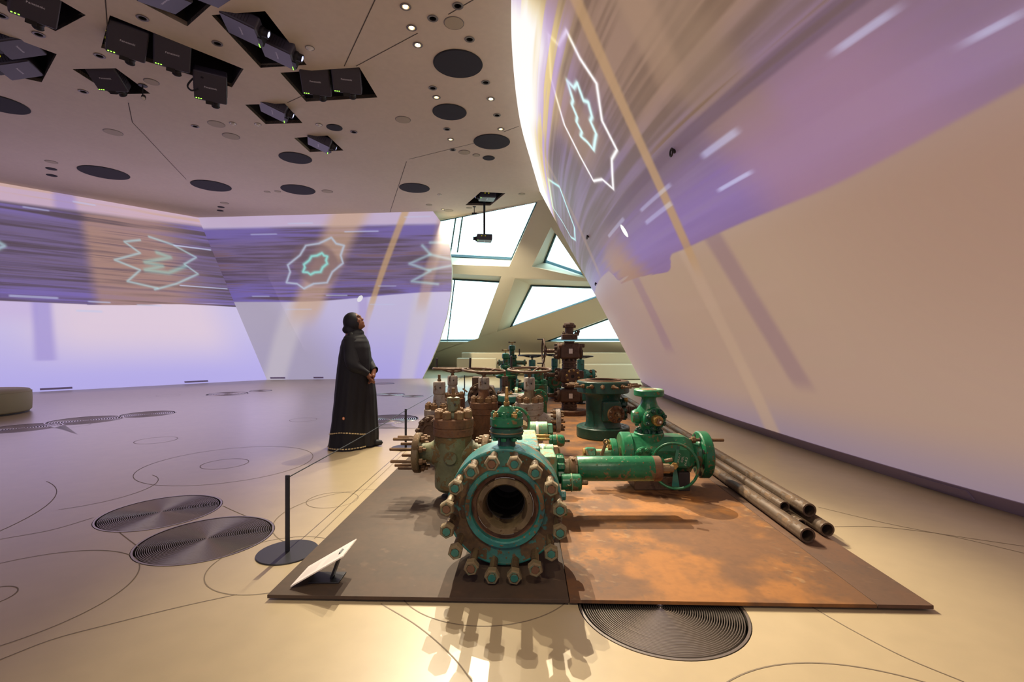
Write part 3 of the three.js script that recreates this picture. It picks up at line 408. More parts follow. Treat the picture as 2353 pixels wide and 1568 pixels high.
for (const [x, y, r, w] of [[1043, 53, 0.115, 'round beige cover between dark downlights near the top edge'], [926, 275, 0.125, 'round beige cover alone left of the middle dark disc'], [497, 285, 0.13, 'pale round cover, upper of two beside the small white fittings'], [531, 313, 0.14, 'pale round cover, lower of two beside the small white fittings'], [260, 304, 0.14, 'pale round cover left of the long ceiling joint'], [348, 188, 0.09, 'beige round cover beside the triangular single-projector slot'], [1067, 350, 0.11, 'pale round cover below the third dark disc'], [1094.5, 356.5, 0.07, 'small tan round cover next to a dark round fitting'], [752, 440, 0.13, 'pale round cover right of dark panel above back wall'], [1031, 484, 0.13, 'pale round cover at the corner of the window'], [614, 441, 0.07, 'small round cover, left of a pair by dark panel'], [638, 440, 0.07, 'small round cover, right of a pair by dark panel'], [516, 467, 0.1, 'pale round cover above the corner of the walls'], [986, 471, 0.08, 'small tan cover at the right end of back wall'], [1199, 446, 0.08, 'small tan cover right of the pole projector slot'], [1078, 478, 0.08, 'small tan cover under the pole projector slot'], [118, 372, 0.1, 'pale round cover above the left wall, top of a row']]) plate('ceiling_cover', w, x, y, r, coverMat, 'ceiling cover', 0.008);
for (const [x, y, r, w] of [[768.5, 293, 0.13, 'small dark round fitting right of the projector slots'], [1123, 363, 0.12, 'small dark round fitting beneath the third dark disc'], [118, 388, 0.09, 'small dark fitting above the left wall, second in row'], [119, 403, 0.09, 'small dark fitting above the left wall, lowest in row'], [508, 476, 0.08, 'small dark fitting, first of two above the walls corner'], [506, 484, 0.08, 'small dark fitting, last of two above the walls corner']]) plate('ceiling_fitting', w, x, y, r, cloth, 'ceiling fitting', 0.01);
const sensorGeo = lathe([[0.0001, -0.035], [0.02, -0.03], [0.03, -0.01], [0.05, -0.006], [0.055, 0], [0.0001, 0]], 24);
for (const [x, y, w] of [[733, 286.5, 'white ceiling sensor just above the small dark fitting'], [535, 283.5, 'white ceiling sensor beside the pale round covers'], [592.5, 285.5, 'white ceiling sensor at the corner of a projector slot'], [712, 110, 'white ceiling sensor alone right of the twin lens slot'], [1010, 447, 'white ceiling sensor above the window corner']]) { const p = onC(x, y), t = thing('ceiling_sensor', w, 'sensor', V(p.x, CEIL, p.z)); sub('dome', sensorGeo, M.white, t); sub('mounting_ring', disc(0.06, 0.006, { bore: 0.05, ch: 0.002, seg: 24 }), trimGrey, t, V(0, -0.006, 0)); }

// projectors: they look at the walls, so most of them show their underside
const caseMat = std({ color: srgb(66, 62, 74), roughness: 0.45 }), caseDark = std({ color: srgb(30, 28, 32), roughness: 0.6 }), lensGlass = new THREE.MeshPhysicalMaterial({ color: srgb(40, 44, 70), roughness: 0.05, clearcoat: 1 });
const lensLit = std({ color: srgb(150, 160, 230), emissive: new THREE.Color(0.62, 0.66, 1), emissiveIntensity: 1.6, roughness: 0.1 }), led = std({ color: srgb(120, 255, 40), emissive: new THREE.Color(0.35, 1, 0.08), emissiveIntensity: 2.2 }), portY = std({ color: srgb(190, 180, 30), emissive: new THREE.Color(0.5, 0.45, 0.02), emissiveIntensity: 0.5 });
const brandTex = (() => { const c = document.createElement('canvas'); c.width = 512; c.height = 512; const x = c.getContext('2d'); x.fillStyle = 'rgb(66,62,74)'; x.fillRect(0, 0, 512, 512); x.fillStyle = 'rgb(206,202,212)'; x.font = 'bold 44px sans-serif'; x.textAlign = 'center'; x.fillText('Panasonic', 256, 270); const t = new THREE.CanvasTexture(c); t.colorSpace = THREE.SRGBColorSpace; t.center.set(0.5, 0.5); t.rotation = Math.PI; return t; })();
const brandMat = std({ map: brandTex, roughness: 0.45 });
const bodyGeo = rbox(0.5, 0.2, 0.52, 0.03), lensGeo = lathe([[0.0001, 0], [0.075, 0], [0.075, 0.04], [0.062, 0.06], [0.062, 0.11], [0.068, 0.12], [0.06, 0.13], [0.05, 0.125], [0.0001, 0.118]], 32), glassGeo = lathe([[0.0001, 0.012], [0.03, 0.008], [0.046, 0], [0.0001, -0.004]], 24), undersideGeo = new THREE.BoxGeometry(0.46, 0.006, 0.48), ledGeo = rbox(0.02, 0.006, 0.014, 0.002), ventGeo = merged(Array.from({ length: 9 }, (_, i) => moved(rbox(0.012, 0.012, 0.006, 0.002), 0, 0, 0).scale(1, 12, 1).translate(0.001, 0, -0.2 + i * 0.04))), portGeo = rbox(0.006, 0.03, 0.045, 0.002);
function makeProjector() {
  const t = new THREE.Group(); t.name = 'projector';
  sub('case', bodyGeo, caseMat, t); sub('underside', undersideGeo, brandMat, t, V(0, -0.1, 0));
  const l = sub('lens_barrel', lensGeo, caseDark, t, V(-0.07, 0, 0.255), Zp); sub('lens_glass', glassGeo, lensGlass, l, V(0, 0.122, 0));
  sub('front_grille', rbox(0.22, 0.15, 0.012, 0.004), caseDark, t, V(0.12, 0, 0.262)); sub('front_foot', rbox(0.12, 0.02, 0.07, 0.004), caseDark, t, V(0.02, -0.095, 0.27));
  for (let i = 0; i < 3; i++) sub('status_light', ledGeo, led, t, V(0.215 - i * 0.035, -0.104, 0.225));
  for (const s of [1, -1]) sub('side_vent', ventGeo, caseDark, t, V(s * 0.249, 0, 0));
  sub('input_port', portGeo, portY, t, V(0.252, 0.03, 0.1)); sub('input_port', portGeo, portY, t, V(0.252, 0.03, -0.02));
  sub('mount_plate', rbox(0.24, 0.02, 0.3, 0.006), caseDark, t, V(0, 0.112, 0)); sub('mount_pole', cyl(0.025, 0.42, 12), caseDark, t, V(0, 0.12, 0));
  return t;
}
const proj = makeProjector(), PR = [];
function placeProjector(label, px, py, low, fx, fz, pitch, lit, roll = 0, size = 0.82) {
  const p = onY(px, py, CEIL - low), t = PR.length ? proj.clone() : proj; t.name = numbered('projector'); scene.add(t); PR.push(t);
  t.rotation.order = 'YXZ'; t.rotation.set(pitch, Math.atan2(fx, -fz), roll); t.scale.setScalar(size);
  t.position.copy(p).add(V(0, 0.1, 0)); tag(t, label, 'projector');
  if (lit) t.traverse((o) => { if (o.name === 'lens_glass') o.material = lensLit; });
  return t;
}
placeProjector('black projector in the top left slot, green lights at its front edge', 80, 22, 0.1, -0.78, 0.62, 0.6, 0);
placeProjector('black projector, upper one of two in the slot cut by left edge', 40, 116, 0.06, -0.9, -0.3, 0.35, 0);
placeProjector('black projector, lower one of two in the slot cut by left edge', 40, 166, 0.06, -0.9, -0.3, 0.35, 0);
placeProjector('black projector, first and leftmost of three in the long slot', 292, 108, 0.12, -0.7, 0.7, 0.62, 0);
placeProjector('black projector, middle one of three in the long slot', 396, 134, 0.12, -0.6, 0.8, 0.62, 0);
placeProjector('black projector hanging lowest, third in the long slot, with a cable loop', 484, 212, 0.3, -0.5, 0.85, 0.66, 0);
placeProjector('black projector alone in the narrow slot beside a small spotlight bracket', 246, 188, 0.06, -0.15, 0.98, 0.5, 1);
placeProjector('black projector, left of two in the slot at the top edge', 375, 6, 0.06, -0.5, -0.85, 0.2, 0);
placeProjector('black projector, right of two in the slot at the top edge', 478, -10, 0.06, -0.5, -0.85, 0.2, 0);
placeProjector('black projector with glowing lens, nearer of two in the same slot', 560, 76, 0.1, 0.9, 0.25, 0.35, 1);
placeProjector('black projector with glowing lens, farther of two in the same slot', 642, 132, 0.1, 0.9, 0.25, 0.35, 1);
placeProjector('black projector, left of two facing the back wall side by side', 726, 197, 0.12, -0.22, 0.97, 0.6, 0);
placeProjector('black projector, right of two facing the back wall side by side', 797, 192, 0.1, -0.22, 0.97, 0.6, 0);
placeProjector('black projector with glowing lens in the small single slot', 630, 262, 0.08, 0.85, 0.35, 0.35, 1);
placeProjector('black projector with glowing lens in the farthest single slot', 735, 338, 0.12, 0.85, 0.35, 0.35, 1);
placeProjector('black projector half inside the slot above the pole-hung one', 1119, 460, 0.06, -0.95, -0.2, 0.02, 1);
const hung = placeProjector('black projector hanging on a long pole before the windows', 1113, 556, 1.06, -0.97, -0.1, 0, 1);
hung.traverse((o) => { if (o.name === 'mount_pole') { o.scale.set(1.5, 2.9, 1.5); } });
// cable loop, small bracket spot
PR[5].attach(add('cable', tube([at(466, 178, 6.7), at(452, 176, 6.72), at(438, 186, 6.75), at(431, 199, 6.78), at(440, 208, 6.8), at(456, 204, 6.8)], 0.012, 30), caseDark, scene));
{
  const p = onC(328, 196), t = thing('bracket_spotlight', 'tiny black spotlight on a bracket in the narrow projector slot', 'spotlight', V(p.x, CEIL, p.z));
  sub('stem', cyl(0.008, 0.16, 10), caseDark, t, V(0, -0.16, 0)); sub('mount', disc(0.06, 0.012), caseDark, t, V(0, -0.012, 0)); sub('head', cyl(0.03, 0.09, 16), caseDark, t, V(0.03, -0.18, 0.02), V(0.4, -0.6, 0.6)); sub('lamp_face', disc(0.026, 0.006, { ch: 0.002, seg: 16 }), M.white, t, V(0.068, -0.238, 0.079), V(0.4, -0.6, 0.6));
  const q = onC(1090, 475), u = thing('camera_bracket', 'tiny black bracket camera hanging left of the projector pole', 'camera', V(q.x, CEIL, q.z));
  sub('stem', cyl(0.01, 0.18, 10), caseDark, u, V(0, -0.18, 0)); sub('mount', disc(0.05, 0.012), caseDark, u, V(0, -0.012, 0)); sub('camera_head', rbox(0.14, 0.05, 0.06, 0.01), caseDark, u, V(0, -0.2, 0));
}
// three small dark hooks set in the big curved wall
for (const [u, v, w] of [[0.583, 0.595, 'small dark hook on the curved wall amid the purple streaks'], [0.225, 0.63, 'tiny dark stud on the curved wall near the window end'], [0.1, 0.52, 'tiny pale stud on the curved wall edge by the windows']]) { const p = rightWall(u, v), t = thing('wall_hook', w, 'hook', p); sub('eye', torus(0.035, 0.008, 20), M.dark, t, V(-0.03, -0.02, 0), X); sub('base', disc(0.025, 0.02, { seg: 20 }), M.dark, t, V(0, 0, 0), V(-0.8, -0.6, 0)); }

// ------------------------------------------------------------------ floor grilles
function grille(p, label, n, seg) {
  const t = thing('floor_grille', label, 'floor grille', V(p.x, 0, p.z)), R = p.r, prof = [];
  t.userData.group = 'round ring grilles in the floor';
  const step = (R - 0.015) / n, pr = [];
  const rings = []; for (let i = 1; i < n; i++) { const r = i * step, w = step * 0.25; rings.push(new THREE.LatheGeometry([[r - w, -0.02], [r + w, -0.02], [r + w, -0.003], [r + w * 0.4, 0], [r - w * 0.4, 0], [r - w, -0.003], [r - w, -0.02]].map(([a, b]) => new THREE.Vector2(a, b)), seg)); }
  const g = mergeGeometries(rings), m = sub('rings', toCreasedNormals(g, 0.5), grilleMat, t); m.userData.kind = 'stuff';
  sub('rim', lathe([[R - 0.012, -0.03], [R, -0.03], [R, 0.002], [R - 0.012, 0.002], [R - 0.012, -0.03]], 96), grilleMat, t);
  sub('hub', disc(step * 0.6, 0.02, { ch: 0.003, seg: 20 }), grilleMat, t, V(0, -0.02, 0)); sub('well', disc(R, 0.01, { ch: 0.002, seg: 48 }), cupDark, t, V(0, -0.075, 0));
  for (let i = 0; i < 3; i++) sub('cross_bar', rbox(2 * R - 0.02, 0.016, 0.008, 0.002), grilleMat, t, V(0, -0.03, 0)).rotation.y = i * Math.PI / 3;
}
const grilleMat = std({ color: srgb(150, 142, 134), roughness: 0.32, metalness: 0.85 });
const gWords = ['round steel ring grille, farther of the near pair left of the rope', 'round steel ring grille, nearer of the pair, beside the rope post', 'round steel ring grille half under the front edge of rusty plate', 'round ring grille in far left floor, between two others', 'round ring grille in far left floor, right of the middle one', 'round ring grille in the far left floor by the pouf', 'round ring grille near the foot of the back wall, left of visitor', 'small round ring grille nearest the corner of the two walls', 'round ring grille just right of the visitor, nearest of the row', 'round ring grille right of the visitor, farther along', 'small ring grille right of the visitor by the rope', 'farthest ring grille right of the visitor near the back wall', 'round ring grille beside the second rope post'];
GR.forEach((p, i) => grille(p, gWords[i], i < 3 ? 36 : 14, i < 3 ? 112 : 48));

// ------------------------------------------------------------------ rusty steel plate platform
function corten(a, b, c, seedNo, orange) {
  return std({ map: texture(1024, 1024, (u, v) => {
    const big = fbm(u, v, 3, 7, 5, seedNo), mid = fbm(u, v, 9, 22, 5, seedNo + 9), st = fbm(u, v, 60, 140, 3, seedNo + 19), sc = pn((u + v * 1.1) * 22, (v * 2.35 - u * 0.5) * 60, 997, 991, seedNo + 29) * 0.6 + st * 0.4, cl = fbm(u, v, 4, 9, 4, seedNo + 39);
    let k = mix(a, b, ss(0.3, 0.7, big * 0.6 + mid * 0.4)); k = mix(k, c, orange * ss(0.42, 0.66, mid * 0.5 + big * 0.5));
    k = mix(k, [58, 46, 40], 0.4 * ss(0.55, 0.75, st * 0.5 + cl * 0.5)); k = mix(k, [196, 166, 124], orange * 0.3 * ss(0.68, 0.84, sc) * ss(0.48, 0.66, cl)); return k.map((x) => x * (0.92 + 0.16 * st));
  }), roughness: 0.78, metalness: 0 });
}
const PLATES = [[-1.232, 0.281, corten([72, 55, 40], [56, 44, 35], [86, 61, 40], 101, 0.5)], [0.285, 1.768, corten([104, 69, 39], [82, 56, 37], [150, 96, 38], 121, 0.85)], [1.772, 2.036, corten([92, 66, 48], [80, 60, 48], [112, 74, 48], 141, 0.5)]];
const YAW = -0.03, deckZ = -2.37, deckLen = 11;
const deck = thing('steel_platform', 'low rusty steel plate platform carrying the oilfield valves', 'platform', V(0, 0, deckZ)); deck.rotation.y = YAW;
for (const [a, b, m] of PLATES) { const g = rbox(b - a, 0.018, deckLen, 0.002).clone(), p = g.attributes.position, uv = g.attributes.uv; for (let i = 0; i < p.count; i++) uv.setXY(i, (p.getX(i) + (b - a) / 2) / 1.7, (p.getZ(i) + deckLen / 2) / 4); sub('plate', g, m, deck, V((a + b) / 2, DECK - 0.009, -deckLen / 2)); }
sub('plinth', rbox(3.16, DECK - 0.018, deckLen - 0.08, 0.002), M.dark, deck, V(0.402, (DECK - 0.018) / 2, -deckLen / 2));

// ------------------------------------------------------------------ rope barrier, sign, pouf, pipes
const POST = [[-1.388, -2.96], [-1.307, -5.89], [-1.25, -8.9], [-1.18, -11.9]].map(([x, z]) => V(x, 0, z));
['nearest black barrier post, left of the tilted sign', 'black barrier post beside the studded flange of the olive valve', 'black barrier post behind the grey capped valve', 'farthest black barrier post before the windows'].forEach((w, i) => {
  const t = thing('barrier_post', w, 'barrier post', POST[i]); sub('base', disc(0.178, 0.008, { ch: 0.003, seg: 64 }), M.blackIron, t); sub('post', rbox(0.026, 0.47, 0.012, 0.002), M.blackIron, t, V(0, 0.243, 0)); sub('cord_hole', cyl(0.004, 0.014, 10), cupDark, t, V(0, 0.455, -0.001), Zp);
});
['thin black barrier cord, nearest stretch in front of the visitor', 'thin black barrier cord behind the olive valve', 'thin black barrier cord, farthest stretch'].forEach((w, i) => { const a = POST[i].clone().setY(0.462), b = POST[i + 1].clone().setY(0.462), m = a.clone().lerp(b, 0.5); m.y -= 0.012; tag(add('barrier_rope', tube([a, m, b], 0.004, 20, 6), M.blackIron, scene), w, 'cord'); });
{
  const c = onY(669.4, 1346, DECK + 0.012), t = thing('sign_panel', 'tilted white text panel on the front left corner of the plate', 'sign', V(c.x, DECK, c.z));
  const tex = (() => { const k = document.createElement('canvas'); k.width = 512; k.height = 340; const x = k.getContext('2d'); x.fillStyle = 'rgb(226,216,206)'; x.fillRect(0, 0, 512, 340); x.fillStyle = 'rgb(150,140,134)'; for (let j = 0; j < 2; j++) for (let i = 0; i < 9; i++) x.fillRect(40 + j * 230, 90 + i * 22, 190 - ((i * 37) % 40), 5); const q = new THREE.CanvasTexture(k); q.colorSpace = THREE.SRGBColorSpace; return q; })();
  const g = new THREE.BoxGeometry(0.31, 0.006, 0.22), m = sub('panel', g, std({ map: tex, roughness: 0.5 }), t, V(0.135, 0.088, -0.1)); m.rotation.z = 0.524;
  sub('support', rbox(0.012, 0.15, 0.05, 0.002), M.blackIron, t, V(0.2, 0.078, -0.1)).rotation.z = -0.35; sub('foot', rbox(0.16, 0.006, 0.12, 0.002), M.blackIron, t, V(0.15, 0.004, -0.1));
}
{
  const t = thing('pouf_seat', 'round beige padded pouf seat at the left edge of the photo', 'pouf', V(-9.72, 0, -8.55)), fab = std({ color: srgb(158, 146, 118), roughness: 0.85 });
  sub('base', cyl(0.78, 0.03, 48), M.dark, t); sub('cushion', lathe([[0.0001, 0.03], [0.79, 0.03], [0.815, 0.06], [0.82, 0.25], [0.815, 0.39], [0.78, 0.43], [0.0001, 0.44]], 64, 0.9), fab, t); sub('seam', torus(0.812, 0.006, 64), fab, t, V(0, 0.392, 0));
}
const pipeGeo = (r, l, up) => lathe([[r * 0.78, 0], [r * 1.02, 0], [r * 1.04, 0.01], [r * 1.04, up], [r, up + 0.05], [r, l], [r * 0.78, l], [r * 0.78, 0]], 36, 0.4), PD = V(0.045, 0, -1).normalize();
for (const [x, y, z, r, up, w] of [[1.866, DECK + 0.05, -3.02, 0.0465, 0.02, 'long rusty steel pipe, lowest and nearest of the bundle'], [2.056, DECK + 0.048, -3.12, 0.0445, 0.02, 'long rusty steel pipe at the outer right edge of the bundle'], [2.02, 0.159, -3.25, 0.045, 0.22, 'long rusty steel pipe with a thick collar on top of the bundle'], [1.925, 0.14, -3.38, 0.034, 0.01, 'thin rusty steel pipe on top at the left of the bundle'], [1.958, DECK + 0.037, -3.24, 0.033, 0.012, 'thin threaded pipe tucked low between the larger pipes']]) {
  const t = thing('steel_pipe', w, 'pipe', V(x, y, z), null); const m = sub('tube', pipeGeo(r, 8.6, up), M.pipe, t, V(0, 0, 0), PD);
  for (const d of [2.1, 5.2]) sub('joint_ring', lathe([[r, 0], [r * 1.03, 0.01], [r * 1.03, 0.02], [r, 0.03]], 32), M.brown, m, V(0, d + x * 0.2, 0));
  if (r < 0.0335) for (let i = 0; i < 4; i++) sub('thread', torus(r, 0.004, 28), M.steel, m, V(0, 0.05 + i * 0.03, 0));
}
// ------------------------------------------------------------------ oilfield valves on the platform
const AF = V(-0.03, 0, 1).normalize();                 // towards the front edge of the platform
const XR = V(1, 0, 0.03).normalize(), XL = XR.clone().negate();
const W3 = (x, h, Z) => V(x, h, -Z);
function flange(parent, name, mat, c, axis, R, t, { bore = 0, n = 0, rc = R * 0.8, bolt, bm = M.boltRust, phase = 0.2, ch = 0.008, seg = 56, holes = 0 } = {}) {
  const m = add(name, disc(R, t, { bore, ch, seg }), mat, parent, c, axis);
  if (n) boltRing(m, n, rc, t, bolt, bm, phase);
  if (holes) boltRing(m, holes, rc, t - 0.004, disc(R * 0.055, 0.005, { ch: 0.001, seg: 16 }), cupDark, 0.1, 'bolt_hole');
  return m;
}
const B = { s: boltGeo(0.012, 0.022, 0.022, 0.03, 0.012), m: boltGeo(0.014, 0.028, 0.035, 0.04, 0.014), l: boltGeo(0.02, 0.038, 0.055, 0.04, 0.014), t: boltGeo(0.007, 0.013, 0.012, 0.02, 0.008), long: boltGeo(0.013, 0.028, 0.03, 0.2, 0.01), nutOnly: boltGeo(0.01, 0.02, 0.016, 0.02, 0.004) };
function handwheel(parent, c, axis, R, mat, { tubeR = 0.014, dish = 0.06, n = 4, handle = 0.12, ha = 2.2, spin = 0.5, hub = 0.03, hm = M.dark } = {}) {
  const w = add('handwheel', torus(R, tubeR, 64), mat, parent, c, axis);
  for (let i = 0; i < n; i++) { const a = spin + i / n * Math.PI * 2; sub('spoke', tube([V(Math.cos(a) * R, 0, Math.sin(a) * R), V(Math.cos(a) * R * 0.72, -dish * 0.35, Math.sin(a) * R * 0.72), V(Math.cos(a) * R * 0.35, -dish * 0.92, Math.sin(a) * R * 0.35), V(0, -dish, 0)], tubeR * 0.75, 14, 7), mat, w); }
  sub('hub', cyl(hub, 0.04, 20), mat, w, V(0, -dish - 0.02, 0)); sub('hub_nut', nutGeo(hub * 0.7, 0.02), mat, w, V(0, -dish + 0.02, 0));
  if (handle) sub('handle', cyl(tubeR * 0.95, handle, 12), hm, w, V(Math.cos(ha) * R, 0, Math.sin(ha) * R));
  return w;
}

// --- the great flanged wellhead at the front
{
  const c = W3(-0.033, 0.368, 2.95), t = thing('wellhead', 'great teal flanged wellhead with sixteen studs and an open bore facing the front', 'wellhead', W3(-0.033, DECK, 2.95));
  const dn = W3(-0.033, 0.368, 2.95);
  add('flange_rim', lathe([[0.2, 0], [0.325, 0], [0.329, 0.004], [0.329, 0.246], [0.323, 0.251], [0.316, 0.251]], 96), M.teal, t, dn, AF);
  add('flange_face', lathe([[0.316, 0.251], [0.312, 0.249], [0.228, 0.249]], 96), M.tealFace, t, dn, AF);
  add('raised_ring', lathe([[0.228, 0.249], [0.224, 0.262], [0.2, 0.262], [0.193, 0.254], [0.19, 0.222]], 96), M.teal, t, dn, AF);
  add('seal_groove', lathe([[0.19, 0.222], [0.183, 0.216], [0.165, 0.216], [0.163, 0.224]], 96), M.rust, t, dn, AF);
  add('seat_ring', lathe([[0.163, 0.224], [0.158, 0.24], [0.128, 0.24], [0.117, 0.22], [0.115, 0.12]], 96), M.steel, t, dn, AF);
  add('bore', lathe([[0.115, 0.12], [0.109, 0.12], [0.109, 0.02], [0.113, 0.015], [0.113, -0.05], [0.106, -0.06], [0.106, -0.2], [0.112, -0.205], [0.112, -0.26], [0.1, -0.27], [0.1, -0.34], [0.0001, -0.34]], 64), M.boreDark, t, dn, AF);
  for (const [a, l] of [[0.5, 0.9], [1.9, 0.7], [4.0, 0.5], [5.0, 0.45]]) { const g = new THREE.TorusGeometry(0.162, 0.0025, 8, 24, l).rotateX(Math.PI / 2).rotateY(a); add('white_arc', boxUV(g), M.white, t, dn.clone().addScaledVector(AF, 0.226), AF); }  // thin white arcs along the outer rim of the seat
  const stud = lathe([[0.0001, -0.02], [0.021, -0.02], [0.021, 0.205], [0.018, 0.21], [0.0001, 0.211]], 20), nut = lathe([[0.022, 0], [0.036, 0], [0.04, 0.006], [0.04, 0.046], [0.034, 0.054], [0.027, 0.054], [0.025, 0.05], [0.022, 0.05]], 6, 0.35), face = disc(0.02, 0.004, { ch: 0.001, seg: 20 });
  for (let i = 0; i < 16; i++) {
    const a = (i + 0.5) / 16 * Math.PI * 2, e = V(1, 0, 0.03).normalize().multiplyScalar(Math.cos(a) * 0.302).add(V(0, Math.sin(a) * 0.302, 0));
    const s = add('stud_bolt', stud, M.steel, t, dn.clone().addScaledVector(AF, 0.25).add(e), AF); s.rotateY(i * 0.9); sub('nut', nut, M.nut, s, V(0, 0.158 + (hash(i, 1, 2) - 0.5) * 0.01, 0)); sub('stud_end', face, i % 3 === 1 ? M.rust : M.blueGreen, s, V(0, 0.209, 0)); sub('thread', lathe([0, 1, 2, 3, 4, 5, 6].flatMap((k) => [[0.0215, 0.03 + k * 0.014], [0.0225, 0.037 + k * 0.014]]), 18), M.steel, s);
  }
  add('valve_block', rbox(0.35, 0.44, 0.34, 0.012), M.teal, t, W3(0.02, 0.345, 3.49)); add('block_collar', lathe([[0.13, 0], [0.25, 0], [0.26, 0.36], [0.13, 0.36], [0.13, 0]], 64), M.teal, t, W3(-0.023, 0.368, 3.3), AF);
  add('support', rbox(0.3, 0.1, 0.3, 0.01), M.dark, t, W3(0.0, 0.08, 3.35)); add('saddle', rbox(0.3, 0.035, 0.1, 0.005), M.dark, t, W3(-0.03, 0.0505, 2.82));
  // bonnet on the rim
  const b = W3(-0.032, 0, 2.83), up = (h) => b.clone().setY(h);
  add('bonnet_neck', lathe([[0.064, 0], [0.056, 0.02], [0.051, 0.04], [0.051, 0.09]], 40), M.darkGreen, t, up(0.665));
  const f1 = flange(t, 'bonnet_flange', M.darkGreen, up(0.75), Y, 0.098, 0.05, { seg: 64 }); sub('groove_ring', torus(0.0985, 0.004, 56), M.steel, f1, V(0, 0.024, 0)); boltRing(f1, 8, 0.078, -0.022, nutGeo(0.017, 0.02), M.green, 0.2, 'nut');
  sub('gasket', disc(0.088, 0.007, { ch: 0.001 }), cupDark, f1, V(0, 0.049, 0)); flange(t, 'bonnet_flange', M.green, up(0.806), Y, 0.098, 0.055, { n: 4, rc: 0.078, bolt: boltGeo(0.009, 0.018, 0.024, 0.03, 0.012), bm: M.brass, phase: 0.95 }); flange(t, 'bolt_plate', M.green, up(0.858), Y, 0.06, 0.006, { n: 0 });
  { const f = flange(t, 'bonnet_ring', M.green, up(0.8605), Y, 0.092, 0.003, { n: 4, rc: 0.078, bolt: boltGeo(0.009, 0.018, 0.022, 0.02, 0.01), bm: M.green, phase: 0.17 }); f.position.y += 0.0; }
  add('dome_cap', lathe([[0.055, 0], [0.056, 0.022], [0.054, 0.03], [0.05, 0.034], [0.04, 0.052], [0.03, 0.06], [0.0001, 0.062]], 40), M.green, t, up(0.864));
  add('stem_nut', nutGeo(0.02, 0.025), M.brass, t, up(0.924)); add('stem', lathe([[0.012, 0], [0.012, 0.03], [0.009, 0.034], [0.011, 0.06], [0.008, 0.09], [0.0001, 0.092]], 20), M.brass, t, up(0.945)); add('grease_fitting', cyl(0.006, 0.04, 12), M.brass, t, up(0.985), V(0.5, 0.3, 0.3));
  add('side_lug', nutGeo(0.03, 0.03), M.teal, t, W3(0.29, 0.39, 2.85), XR); add('side_plug', nutGeo(0.022, 0.03), M.green, t, W3(0.292, 0.31, 2.8), XR);
  // right outlet and its long cylinder
  const o = W3(0, 0.34, 3.64), ox = (x, h = 0.34, Z = 3.64) => W3(x, h, Z);
  add('outlet_block', rbox(0.13, 0.26, 0.26, 0.012), M.paleGreen, t, ox(0.255, 0.35, 3.56)); flange(t, 'outlet_flange', M.green, ox(0.31), X, 0.105, 0.03, { n: 8, rc: 0.082, bolt: boltGeo(0.014, 0.034, 0.05, 0.02, 0.006), bm: M.green, phase: 0.39 });
  const cy = add('actuator_cylinder', lathe([[0.0001, 0], [0.072, 0], [0.072, 0.055], [0.074, 0.06], [0.072, 0.065], [0.08, 0.068], [0.086, 0.072], [0.086, 0.125], [0.0001, 0.13]], 56), M.steel, t, ox(0.365), X);
  sub('barrel', lathe([[0.0001, 0.128], [0.09, 0.128], [0.093, 0.134], [0.093, 0.7], [0.091, 0.704], [0.0001, 0.705]], 64), M.green, cy); sub('end_cap', lathe([[0.09, 0.7], [0.094, 0.703], [0.094, 0.752], [0.088, 0.76], [0.0001, 0.762]], 64), M.rust, cy); sub('clamp_band', lathe([[0.086, 0.074], [0.0895, 0.076], [0.0895, 0.108], [0.086, 0.11]], 56), M.boltRust, cy);
  for (const a of [1.2, 2.6, 4.4]) sub('lug', cyl(0.014, 0.02, 14), M.boltRust, cy, V(Math.cos(a) * 0.086, 0.095, Math.sin(a) * 0.086), V(Math.cos(a), 0, Math.sin(a)));
  sub('rod_end', lathe([[0.0001, 0.76], [0.034, 0.76], [0.036, 0.77], [0.036, 0.83], [0.028, 0.835], [0.028, 0.86], [0.0001, 0.862]], 32), M.steel, cy); sub('bleed_fitting', cyl(0.014, 0.06, 16), M.steel, cy, V(-0.07, 0.78, 0.05), V(-0.3, 1, 0.4));
  const lo = add('lower_cylinder', lathe([[0.0001, 0], [0.058, 0], [0.062, 0.006], [0.062, 0.07], [0.064, 0.074], [0.062, 0.078], [0.062, 0.135], [0.052, 0.145], [0.0001, 0.147]], 48), M.green, t, ox(0.36, 0.275, 3.5), X); sub('stem', cyl(0.018, 0.05, 20), M.steel, lo, V(0, 0.145, 0)); sub('band', torus(0.0625, 0.004, 40), M.paleGreen, lo, V(0, 0.074, 0)); sub('fitting', torus(0.012, 0.004, 18), M.steel, lo, V(0, 0.05, 0.064), X);
  // second outlet, pale green with a white stripe
  const p2 = add('second_outlet', lathe([[0.0001, 0], [0.078, 0], [0.08, 0.004], [0.08, 0.06], [0.077, 0.062], [0.077, 0.125], [0.0001, 0.126]], 48), M.paleGreen, t, ox(0.205, 0.4, 3.86), X); sub('white_stripe', lathe([[0.0802, 0.032], [0.0806, 0.033], [0.0806, 0.046], [0.0802, 0.047]], 48), M.white, p2); sub('hex_nut', nutGeo(0.072, 0.045), M.boltRust, p2, V(0, 0.125, 0)); sub('nut_washer', disc(0.06, 0.01, { seg: 32 }), M.steel, p2, V(0, 0.17, 0));
  add('rear_block', rbox(0.34, 0.42, 0.5, 0.012), M.paleGreen, t, W3(0.03, 0.34, 3.86)); add('left_boss', disc(0.13, 0.1, { seg: 48 }), M.paleGreen, t, W3(-0.14, 0.36, 3.45), XL);
}
